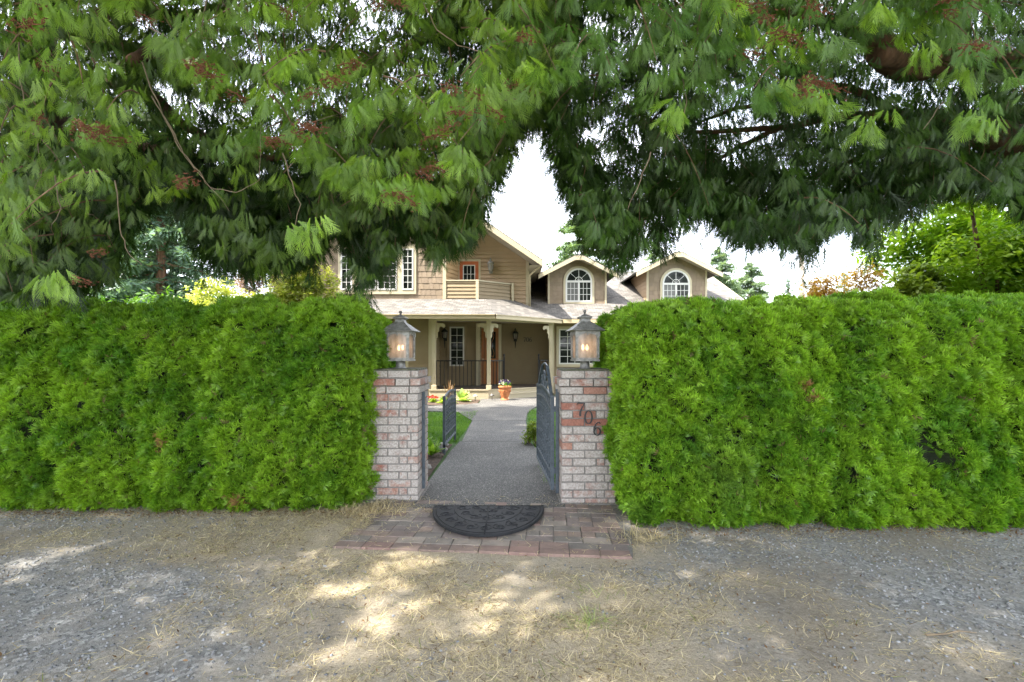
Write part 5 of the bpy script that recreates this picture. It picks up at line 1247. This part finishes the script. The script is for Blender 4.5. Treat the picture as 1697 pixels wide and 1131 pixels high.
# ------------------------------------------------------------------ background trees and garden plants
def tuft(n, L, wid, seed, droop=0.):
    rnd = random.Random(seed); V, T = [], []
    for i in range(n):
        a = rnd.uniform(0, 6.28); el = rnd.uniform(-.5, .7); d = np.array([math.cos(a)*math.cos(el), math.sin(a)*math.cos(el), math.sin(el)-droop]); d /= np.linalg.norm(d)
        p = np.cross(d, [rnd.uniform(-1, 1), rnd.uniform(-1, 1), 1.0]); p /= np.linalg.norm(p); l = L*rnd.uniform(.6, 1); k = len(V)
        V += [p*wid*.3, d*l*.5+p*wid, d*l, d*l*.5-p*wid, ]; T += [(k, k+1, k+2), (k, k+2, k+3)]
    return np.array(V), np.array(T)
def rrot(n, rng):
    return rotm(rng.uniform(0, 6.28, n), rng.normal(0, .5, n), rng.normal(0, .5, n), np.ones(n))
def conifer(x, y, h, rad, label, ca, cb, seed, name='conifer_tree', group=None, nb=None, dens=1.0, base=.06, ts=1.0):
    rng = np.random.default_rng(seed); g = -.15; rt = empty(name, (x, y, g), label, 'conifer', group)
    m = MB(); m.tube([(x, y, g-.1), (x, y, g+h*.5), (x+.05, y, g+h*.97)], [h*.022, h*.013, .015], 8); m.build('trunk', M_bark, rt, True)
    sc = Scatter(); lib = [tuft(6, .34*ts*rad/3, .030*ts*rad/3, s+seed, .35) for s in range(3)]; P_, C_ = [], []
    nb = nb or int(h*11); bm = MB()
    for i in range(nb):
        t = base+(1-base)*(i+rng.random())/nb; z = g+h*t; R_ = rad*(1-t)**.62*rng.uniform(.65, 1.12)+.08; a = rng.uniform(0, 6.28); dr = R_*rng.uniform(.12, .35); k = int(max(5, R_/rad*46*dens))
        s = np.sort(rng.random(k)**.75); wob = rng.normal(0, .11*R_*.8, (k, 3))*s[:, None]; wob[:, 2] *= .5
        p = np.stack([x+math.cos(a)*R_*s, y+math.sin(a)*R_*s, z-dr*s**1.5+.18*dr*s], 1)+wob; P_.append(p); C_.append(np.full(k, rng.normal(.5, .22)))
        if R_ > .35*rad: bm.tube([(x, y, z), (x+math.cos(a)*R_*.5, y+math.sin(a)*R_*.5, z-dr*.3), (x+math.cos(a)*R_*.9, y+math.sin(a)*R_*.9, z-dr*.75)], [.05*rad/3, .03*rad/3, .008], 4)
    bm.build('branches', M_twig, rt); p = np.concatenate(P_); c = np.clip(np.concatenate(C_)+rng.normal(0, .18, len(p)), 0, 1); K = len(p)
    M = rotm(rng.uniform(0, 6.28, K), rng.normal(0, .35, K), rng.normal(0, .35, K), rng.uniform(.8, 1.3, K)); w_ = rng.integers(0, 3, K); col = lerpc(ca, cb, c)
    for i, (tv, tt) in enumerate(lib): q = w_ == i; sc.put(tv, tt, M[q], p[q], col[q])
    sc.build('crown', M_leaf, rt); return rt
def leafcluster(n, L, wid, spread, seed):
    rnd = random.Random(seed); V, T = [], []
    for i in range(n):
        o = np.array([rnd.gauss(0, spread), rnd.gauss(0, spread), rnd.gauss(0, spread*.6)]); a = rnd.uniform(0, 6.28); el = rnd.uniform(-.8, .4); d = np.array([math.cos(a)*math.cos(el), math.sin(a)*math.cos(el), math.sin(el)])
        p = np.array([-math.sin(a), math.cos(a), rnd.uniform(-.5, .5)]); k = len(V); V += [o, o+d*L*.5+p*wid, o+d*L, o+d*L*.5-p*wid]; T += [(k, k+1, k+2), (k, k+2, k+3)]
    return np.array(V), np.array(T)
def bushy(name, c, r3, n, label, cat, ca, cb, seed, leaf=(8, .09, .022, .07), lumps=9, group=None, trunk=True, zbase=-.1, flat=1.0):
    rng = np.random.default_rng(seed); rt = empty(name, (c[0], c[1], zbase), label, cat, group); lib = [leafcluster(*leaf, seed+s) for s in range(4)]
    cs = rng.normal(0, .45, (lumps, 3)); cs = np.clip(cs, -.75, .75)*np.array(r3); rad = rng.uniform(.28, .6, lumps)
    w_ = rng.integers(0, lumps, n); d = rng.normal(0, 1, (n, 3)); d /= np.linalg.norm(d, axis=1, keepdims=True); rr = rng.random(n)**.4
    lay = 1-.0*rr
    p = np.array(c)+cs[w_]+d*rad[w_][:, None]*np.array(r3)*rr[:, None]; p[:, 2] = c[2]+(p[:, 2]-c[2])*flat
    hole = noise2(p[:, 0]*1.0+30, p[:, 2]+p[:, 1]*.7+30, seed, 2.2, 3) > .66; p = p[~hole & (p[:, 2] > zbase+.02)]; K = len(p)
    t = np.clip(noise2(p[:, 0]+9, p[:, 2]+9, seed+4, 2.0, 2)*1.2-.1+rng.normal(0, .22, K), 0, 1); col = lerpc(ca, cb, t); M = rotm(rng.uniform(0, 6.28, K), rng.normal(.15, .3, K), rng.normal(0, .3, K), rng.uniform(.7, 1.3, K)); sc = Scatter(); q_ = rng.integers(0, 4, K)
    for i, (tv, tt) in enumerate(lib): k = q_ == i; sc.put(tv, tt, M[k], p[k], col[k])
    sc.build('crown' if trunk else 'foliage', M_leaf, rt)
    m = MB()
    for i in range(lumps):
        e = Vector(c)+Vector(cs[i]); b = Vector((c[0]+rng.normal(0, .03), c[1]+rng.normal(0, .03), zbase-.05)); mid = b.lerp(e, .5)+Vector((rng.normal(0, .1), rng.normal(0, .1), 0)); s = max(r3)*.022
        m.tube([b, b.lerp(mid, .5), mid, e], [s*1.6, s*1.2, s, s*.4], 6)
    m.build('trunk' if trunk else 'stem', M_bark, rt, True); return rt
BG = 'trees beyond the house and hedges'
conifer(-18.5, 24, 15, 4.4, 'blue-green spruce seen through the gap in the left cedar', (.07, .13, .10), (.16, .25, .20), 3, group=BG, dens=1.6)
conifer(-25, 29, 17, 5, 'dark spruce at the far left behind the blue-green one', (.04, .09, .05), (.10, .17, .10), 4, group=BG, dens=1.3)
conifer(-13.5, 30, 13, 4, 'green conifer left of the house behind the purple plum', (.05, .11, .06), (.11, .2, .11), 5, group=BG, dens=1.3)
conifer(5.4, 34, 14.6, 4.3, 'tall pale green conifer standing behind the dormer nearest the gable', (.07, .12, .06), (.18, .26, .14), 6, group=BG, dens=2.6, ts=.95)
conifer(17.3, 38, 10.4, 3.6, 'pale conifer right behind the end of the garage wing', (.09, .14, .10), (.20, .27, .19), 7, group=BG, dens=2.2, ts=.95)
conifer(21.0, 40, 9.6, 3.8, 'wide pale conifer just left of the wooden utility pole', (.09, .14, .10), (.20, .27, .19), 8, group=BG, dens=2.2, ts=.95)
conifer(13.2, 42, 12.0, 3.4, 'conifer rising behind the roof between the dormers', (.10, .16, .10), (.22, .3, .19), 9, group=BG, dens=2, ts=.95)
conifer(36.5, 60, 11.5, 2.6, 'small dark conifer directly behind the wooden utility pole', (.06, .11, .07), (.12, .19, .13), 10, group=BG)
conifer(39.8, 60, 10.8, 2.6, 'small dark conifer just right of the wooden utility pole', (.06, .11, .07), (.12, .19, .13), 11, group=BG)
conifer(43.8, 60, 12.4, 2.7, 'small conifer standing alone under the wires', (.06, .12, .07), (.12, .2, .13), 12, group=BG)
bushy('maple_tree', (9.6, 9.0, 3.1), (2.3, 1.6, 1.7), 7500, 'bright yellow-green maple above the right end of the hedge', 'maple tree', (.16, .30, .02), (.36, .50, .05), 21, (8, .12, .028, .09), 20)
bushy('maple_tree', (6.65, 9.2, 2.25), (.85, .5, .75), 2200, 'small orange maple showing over the hedge under the wires', 'maple tree', (.38, .22, .05), (.68, .46, .16), 22, (7, .07, .014, .06), 8)
bushy('shrub', (7.3, 8.4, 2.3), (.8, .6, .85), 2200, 'olive rhododendron between the orange maple and the bright maple', 'shrub', (.14, .22, .03), (.30, .38, .06), 23, (7, .12, .026, .06), 8)
bushy('dark_shrub', (9.2, 6.9, 1.9), (1.3, .9, 1.2), 2600, 'dark evergreen shrub under the bright maple at the right', 'shrub', (.02, .05, .015), (.05, .11, .02), 24, (7, .1, .02, .07), 9)
bushy('shrub', (-5.9, 11.3, 1.9), (1.9, .8, 1.5), 5000, 'variegated yellow shrub over the left hedge beside the house corner', 'shrub', (.22, .28, .05), (.62, .60, .22), 25, (7, .09, .024, .07), 14)
bushy('plum_tree', (-7.5, 15.0, 2.8), (1.0, .9, 1.8), 3600, 'purple-leaved plum beside the left corner of the house', 'plum tree', (.13, .07, .09), (.34, .22, .25), 26, (7, .09, .022, .08), 10)
bushy('shrub', (-9.8, 12.4, 1.8), (2.2, 1.0, 1.6), 3600, 'mid-green laurel behind the far left part of the hedge', 'shrub', (.04, .10, .02), (.10, .2, .035), 27, (7, .13, .03, .08), 12)

m = MB(); px_ = P(1327, 588, 30).x; m.tube([(px_, 30, -.3), (px_+.05, 30, 5), (px_+.12, 30, 10)], [.17, .15, .12], 10)
po = m.build('utility_pole', M_pole, None, True); tag(po, 'weathered wooden utility pole rising over the right hedge', 'pole')
m = MB(); m.box(px_-1.1, px_+1.3, 29.84, 29.93, 9.3, 9.42); m.build('crossarm', M_pole, po)
for i, (a, b, lb) in enumerate(((484, 350, 'lowest of the three overhead wires right of the pole'), (470, 318, 'middle of the three overhead wires right of the pole'), (458, 270, 'topmost of the three overhead wires right of the pole'))):
    A_, B2 = P(1290, a, 75), P(1800, b, 22); pts = []
    for k in range(13):
        t = k/12; q = A_.lerp(B2, t); q.z -= .6*math.sin(math.pi*t); pts.append(q)
    m = MB(); m.tube(pts, .016, 5); o = m.build('overhead_wire', M_wire, None, True); tag(o, lb, 'wire', 'overhead wires')

# flower bed in front of the porch
def rosette(name, c, n, L, wid, label, cat, cola, colb, seed, up=.9, group=None, flower=None):
    rng = np.random.default_rng(seed); rt = empty(name, (c[0], c[1], c[2]), label, cat, group); m = MB(); rnd = random.Random(seed)
    for i in range(n):
        a = rnd.uniform(0, 6.28); tilt = rnd.uniform(.15, 1.0)/up; d = Vector((math.cos(a), math.sin(a), 0)); l = L*rnd.uniform(.6, 1.1); s = Vector((-math.sin(a), math.cos(a), 0)); pts = []
        for t in (0, .3, .6, .85, 1):
            e = d*l*math.sin(tilt)*t+Vector((0, 0, 1))*(l*math.cos(tilt)*t-l*.35*t*t*tilt); pts.append((Vector(c)+e, wid*(.25+1.5*math.sin(math.pi*min(1, t*.95+.02)))))
        t = rnd.random(); cc = [cola[k]*(1-t)+colb[k]*t for k in range(3)]; vs = []
        for q, w_ in pts: vs += [q-s*w_/2, q+Vector((0, 0, -w_*.15)), q+s*w_/2]
        m.add(vs, [(3*k+j, 3*k+j+1, 3*k+j+4, 3*k+j+3) for k in range(4) for j in range(2)], cc)
    m.build('foliage', M_leaf, rt)
    if flower:
        f = MB()
        for i in range(flower[0]):
            a = rnd.uniform(0, 6.28); rr = rnd.uniform(0, L*.7); q = Vector((c[0]+math.cos(a)*rr, c[1]+math.sin(a)*rr, c[2]+L*rnd.uniform(.55, .95)))
            for k in range(5):
                b_ = 2*math.pi*k/5; dd = Vector((math.cos(b_), -.5, math.sin(b_)))*flower[1]; e = Vector((-math.sin(b_), 0, math.cos(b_)))*flower[1]*.45
                f.add([q, q+dd*.6+e, q+dd, q+dd*.6-e], [(0, 1, 2, 3)], rnd.choice(flower[2]))
        f.build('flower', M_leaf, rt)
    return rt
BD = 'plants in the bed before the porch'
rosette('bedding_plant', (-2.35, 13.5, -.1), 80, .22, .04, 'red-flowered clump at the left end of the porch bed', 'plant', (.18, .30, .05), (.4, .5, .12), 1, group=BD, flower=(26, .03, [(.6, .05, .05), (.5, .08, .06)]))
rosette('bedding_plant', (-2.0, 13.25, -.1), 90, .24, .04, 'low yellow-green clump in the middle of the porch bed', 'plant', (.25, .38, .05), (.5, .58, .14), 2, group=BD)
rosette('bedding_plant', (-1.72, 13.1, -.1), 70, .22, .035, 'small pale green clump by the path edge of the porch bed', 'plant', (.2, .34, .06), (.42, .52, .16), 3, group=BD, flower=(12, .025, [(.7, .68, .6)]))
rosette('hosta', (-1.5, 13.75, -.1), 26, .42, .10, 'broad-leaved pale hosta near the porch corner', 'plant', (.25, .38, .08), (.55, .62, .35), 4, group=BD)
rosette('tall_perennial', (-1.95, 14.1, -.1), 22, .62, .018, 'tall thin bronze perennial against the porch skirt', 'plant', (.22, .12, .06), (.4, .25, .14), 5, 2.2, group=BD)
for i, (x, y, s) in enumerate(((-1.12, 13.9, .09), (-.62, 14.15, .08))):
    m = MB(); m.lathe((x, y, -.12), [(.012, 0), (.012, .16)], 8); o = m.build('path_light', M_pewter if i else M_pewter, None, True)
    k = MB(); k.lathe((x, y, .035), [(s, 0), (s*.8, .03), (s*.3, .06), (.005, .075)], 14); k.build('cap', M_trim if not i else M_darkpewter, o, True)
    tag(o, ['small path light with a pale cap at the end of the porch bed', 'small dark path light just left of the terracotta pot'][i], 'path light', 'path lights by the porch')
rosette('fern', (-1.05, 5.95, .0), 36, .26, .03, 'small green fern on the mulch behind the unnumbered pillar', 'plant', (.12, .24, .03), (.26, .4, .06), 6)
rosette('fern', (-1.25, 6.5, .0), 40, .26, .03, 'leafy green clump on the mulch near the iron railing', 'plant', (.1, .2, .03), (.2, .34, .05), 7)
bushy('box_shrub', (.40, 6.75, .14), (.20, .26, .17), 420, 'low yellow-green shrub spilling over the path behind the gate', 'shrub', (.10, .18, .02), (.28, .34, .06), 31, (7, .035, .010, .03), 6, trunk=False, zbase=-.04)
def rock(x, y, z, s, seed, label):
    rnd = random.Random(seed); m = MB(); prof = []
    m.lathe((x, y, z), [(s*.75, -.02), (s, s*.25), (s*.85, s*.55), (s*.4, s*.75), (.01, s*.8)], 11); m.v = [(a+(a-x)*rnd.uniform(-.2, .25), b+(b-y)*rnd.uniform(-.3, .3), c+rnd.uniform(-.012, .012)) for a, b, c in m.v]
    o = m.build('rock', M_rock, None, True); tag(o, label, 'rock', 'rocks edging the mulch')
rock(-.98, 6.32, -.02, .085, 1, 'pale rounded rock beside the fern at the path edge'); rock(-1.02, 5.3, -.01, .07, 2, 'grey rock on the mulch just behind the unnumbered pillar'); rock(-1.0, 6.75, -.03, .06, 3, 'small rock at the foot of the iron railing')

# terracotta pot with pansies
pot = empty('flower_pot', (-.22, 14.15, -.1), 'terracotta urn of white and purple pansies beside the porch step', 'flower pot')
m = MB(); m.lathe((-.22, 14.15, -.1), [(.12, 0), (.135, .01), (.135, .035), (.10, .06), (.115, .10), (.16, .22), (.185, .33), (.19, .38), (.205, .385), (.21, .43), (.20, .445), (.175, .44), (.17, .40)], 28); m.build('urn', M_terra, pot, True)
m = MB()
for k in range(9):
    a = 2*math.pi*k/9; m.tube([(-.22+.185*math.cos(a+t*.35), 14.15+.185*math.sin(a+t*.35), -.1+.32-.06*math.sin(math.pi*t)) for t in (0, .25, .5, .75, 1)], .008, 5)
m.build('swag_relief', M_terra, pot, True)
m = MB(); m.lathe((-.22, 14.15, -.1), [(.16, .40), (.01, .42)], 16); m.build('soil', M_mulch, pot)
rnd = random.Random(8); m = MB(); f1 = MB(); f2 = MB()
for i in range(110):
    a = rnd.uniform(0, 6.28); rr = rnd.uniform(0, .2); q = Vector((-.22+rr*math.cos(a), 14.15+rr*math.sin(a), .32+rnd.uniform(0, .13))); d = Vector((math.cos(a), math.sin(a), rnd.uniform(-.1, .8))).normalized()*.06; s = d.cross(Vector((0, 0, 1))).normalized()*.018
    m.add([q, q+d*.5+s, q+d, q+d*.5-s], [(0, 1, 2, 3)], (.06+.06*rnd.random(), .16+.1*rnd.random(), .03))
for i in range(34):
    a = rnd.uniform(0, 6.28); rr = rnd.uniform(.02, .21); q = Vector((-.22+rr*math.cos(a), 14.15+rr*math.sin(a)-.02, .44+rnd.uniform(-.03, .09))); f = f1 if rnd.random() < .5 else f2
    for k in range(5):
        b_ = 2*math.pi*k/5+.3; dd = Vector((math.cos(b_), -.3, math.sin(b_)))*.034; e = Vector((-math.sin(b_), 0, math.cos(b_)))*.019; f.add([q, q+dd*.6+e, q+dd, q+dd*.6-e], [(0, 1, 2, 3)], (.75, .74, .76) if f is f1 else (.06, .03, .14))
m.build('leaves', M_leaf, pot); f1.build('white_pansies', M_leaf, pot); f2.build('purple_pansies', M_leaf, pot)

# ------------------------------------------------------------------ grass, straw, stones
def blade(L, w_, bend, lean):
    return np.array([[-w_, 0, 0], [w_, 0, 0], [-w_*.7, lean*L*.5, L*.55], [w_*.7, lean*L*.5, L*.55], [0, lean*L+bend*L, L*.95]]), np.array([(0, 1, 3), (0, 3, 2), (2, 3, 4)])
def lawn_grass():
    rng = np.random.default_rng(4); sc = Scatter()
    for n, x0, x1, y0, y1 in ((26000, -2.6, -.80, 6.6, 11.2), (16000, .28, 1.7, 4.6, 11.6), (6000, -6, -2.6, 7, 11.2), (5000, 1.7, 5, 5, 13)):
        x, y = rng.uniform(x0, x1, n), rng.uniform(y0, y1, n); k = (x < -.84) | (x > .32+np.clip(y-9.4, 0, 9)*.05); k &= ~((y > 10.3) & (x < -1.0) & (y > 11.0)); k &= ~((x < -.8) & (y < 6.9) & (x > -2.2)); x, y = x[k], y[k]; n = len(x)
        t = np.clip(noise2(x+9, y+9, 31, 1.5, 3)*1.3-.2+rng.normal(0, .2, n), 0, 1); col = lerpc((.07, .17, .02), (.17, .31, .045), t); pos = np.stack([x, y, gzn(y)-.01], 1)
        M = rotm(rng.uniform(0, 6.28, n), rng.normal(0, .25, n), rng.normal(0, .2, n), rng.uniform(.6, 1.3, n)); tv, tt = blade(.05, .003, .25, .2); sc.put(tv, tt, M, pos, col)
    o = sc.build('lawn_grass', M_grass); tag(o, 'short green grass of the lawn', 'grass', None, 'stuff')
lawn_grass()
def straw():
    rng = np.random.default_rng(6); sc = Scatter(); n = 300000
    y = 1.2+(4.15-1.2)*rng.random(n)**.8; x = rng.uniform(-4.6, 5.0, n); keep = np.abs(x) < y*1.22+.25; x, y = x[keep], y[keep]
    s, _ = road_masks(x, y); cl = noise2(x+60, y+60, 41, 4.5, 3); p = np.clip(s*1.15-.08, 0, 1)*np.clip((cl-.28)*3, .1, 1)
    pav = (y > 2.95+(x+1.2)*-.07+.22*(noise2(x+5, y+5, 51, 5, 3)-.5)) & (x > -1.14+.3*(noise2(x+7, y+5, 52, 4, 3)-.5)) & (x < .9); p = np.where((y > 2.72) & (y < 3.16) & (x > -1.35) & (x < .98), np.maximum(p, .55*np.clip((cl-.38)*6, 0, 1)), p); p = np.where(pav, .05*np.clip((cl-.5)*12, 0, 1)+.22*np.clip((y-3.9)*4, 0, 1)*((x < -.85) | (x > .45)), p)
    p = np.where((x > -.9) & (x < .47) & (y > 3.8), 0.004, p); mt = ((x+.195)/.5)**2+((y-3.915)/.68)**2 < 1; p = np.where(mt, 0, p)
    p = np.maximum(p, .03+.30*np.exp(-((y-3.45)/.25)**2)*(x > 1.0)*np.clip((cl-.45)*8, 0, 1)); p = np.maximum(p, .5*np.exp(-((y-3.75)/.13)**2)*(x < -1.15))
    k = rng.random(len(x)) < p; x, y = x[k], y[k]; n = len(x); z = road_z(x, y)+np.where((y > 2.9) & (x > -1.22) & (x < .98), .022, 0)
    t = rng.random(n); col = lerpc((.36, .30, .20), (.70, .60, .43), t); g = rng.random(n) < .035; col[g] = (.16, .2, .06); d = rng.random(n) < .12; col[d] = (.15, .105, .065)
    for a, (L, w_) in enumerate(((.045, .0013), (.065, .0013), (.025, .0016))):
        q = rng.integers(0, 3, n) == a; m_ = q.sum(); tv, tt = blade(L, w_, rng.uniform(-.3, .3), .3); M = rotm(rng.uniform(0, 6.28, m_), rng.normal(-1.32, .25, m_), rng.normal(0, .5, m_), rng.uniform(.6, 1.4, m_)); sc.put(tv, tt, M, np.stack([x[q], y[q], z[q]+.002], 1), col[q])
    # a few greener weeds and a straw tuft at the unnumbered pillar
    for cx_, cy_, m_, r_, ca, cb in ((.36, 2.22, 120, .07, (.14, .2, .06), (.32, .34, .15)), (.42, 2.5, 60, .09, (.16, .2, .07), (.34, .34, .16)), (-1.15, 3.80, 900, .20, (.35, .28, .17), (.6, .5, .33)), (.95, 3.25, 300, .15, (.3, .25, .14), (.5, .42, .28))):
        xx = rng.normal(cx_, r_, m_); yy = rng.normal(cy_, r_*.45, m_); tv, tt = blade(.07, .0016, .3, .4); M = rotm(rng.uniform(0, 6.28, m_), rng.normal(-.7, .5, m_), rng.normal(0, .5, m_), rng.uniform(.5, 1.4, m_)); sc.put(tv, tt, M, np.stack([xx, yy, road_z(xx, yy)+.012], 1), lerpc(ca, cb, rng.random(m_)))
    o = sc.build('dry_grass', M_straw); tag(o, 'dry tan grass and straw lying over the road edge', 'dry grass', None, 'stuff')
straw()
M_stone = simple('loose_gravel', (.8, .8, .8), (1.15, 1.15, 1.15), 40, .85, .4, .003, None, 0, (1, 1, 1), True)
def stones():
    rng = np.random.default_rng(9); n = 60000; sc = Scatter(); y = 1.2+(4.1-1.2)*rng.random(n)**.9; x = rng.uniform(-4.6, 5.0, n); k = np.abs(x) < y*1.22+.25; x, y = x[k], y[k]
    s, so_ = road_masks(x, y); p = (1-s)*.75*np.clip(1.3-so_, .3, 1)+.04; pav = (y > 2.88) & (x > -1.25) & (x < 1.0); p = np.where(pav, .006, p); k = rng.random(len(x)) < p; x, y = x[k], y[k]; n = len(x)
    for s_ in range(4):
        rnd = random.Random(s_); tv = np.array([(1, 0, 0), (-1, .2, 0), (.1, 1, 0), (0, -.9, .1), (.1, 0, .6), (0, .1, -.5)])*np.array([[rnd.uniform(.7, 1.2) for _ in range(3)] for _ in range(6)]); tt = np.array([(0, 2, 4), (2, 1, 4), (1, 3, 4), (3, 0, 4), (2, 0, 5), (1, 2, 5), (3, 1, 5), (0, 3, 5)])
        q = rng.integers(0, 4, n) == s_; m_ = q.sum(); M = rotm(rng.uniform(0, 6.28, m_), rng.normal(0, .3, m_), rng.normal(0, .3, m_), .003+.008*rng.random(m_)**3); g = .13+.22*rng.random(m_)**1.5; col = np.stack([g*.98, g, g*1.02], 1); sc.put(tv, tt, M, np.stack([x[q], y[q], road_z(x[q], y[q])+.002], 1), col)
    o = sc.build('gravel', M_stone); tag(o, 'loose grey gravel on the road', 'gravel', None, 'stuff')
stones()
def litter():
    rng = np.random.default_rng(12); n = 1500; sc = Scatter(); x = rng.uniform(-4, 4.5, n); y = rng.uniform(1.4, 4.1, n); k = ~((np.abs(x+.2) < .7) & (y > 3.2)) ; x, y = x[k], y[k]; x = np.concatenate([x, rng.uniform(-4.6, -1.1, 1400), rng.uniform(1.0, 5, 1400)]); y = np.concatenate([y, 3.76+rng.normal(0, .06, 1400), 3.38+rng.normal(0, .06, 1400)]); n = len(x); tv = np.array([(0, -1, 0), (.4, 0, .15), (0, 1, 0), (-.4, 0, .1)]); tt = np.array([(0, 1, 2), (0, 2, 3)])
    M = rotm(rng.uniform(0, 6.28, n), rng.normal(0, .4, n), rng.normal(0, .4, n), rng.uniform(.005, .013, n)); sc.put(tv, tt, M, np.stack([x, y, road_z(x, y)+.012], 1), lerpc((.10, .05, .025), (.26, .15, .08), rng.random(n))); o = sc.build('leaf_litter', M_leaf); tag(o, 'small brown leaf scraps scattered over the road', 'leaf litter', None, 'stuff')
litter()
m = MB(); a, b = P(1535, 1060, CAMZ*F/(1060-HY)), P(1618, 1056, CAMZ*F/(1056-HY)); m.tube([a+Vector((0, 0, .02)), a.lerp(b, .35)+Vector((0, -.01, .028)), a.lerp(b, .7)+Vector((0, .012, .024)), b+Vector((0, 0, .02))], [.005, .004, .0035, .002], 6); o = m.build('stick', M_deadtwig, None, True); tag(o, 'thin pale stick lying on the gravel at the lower right', 'stick')
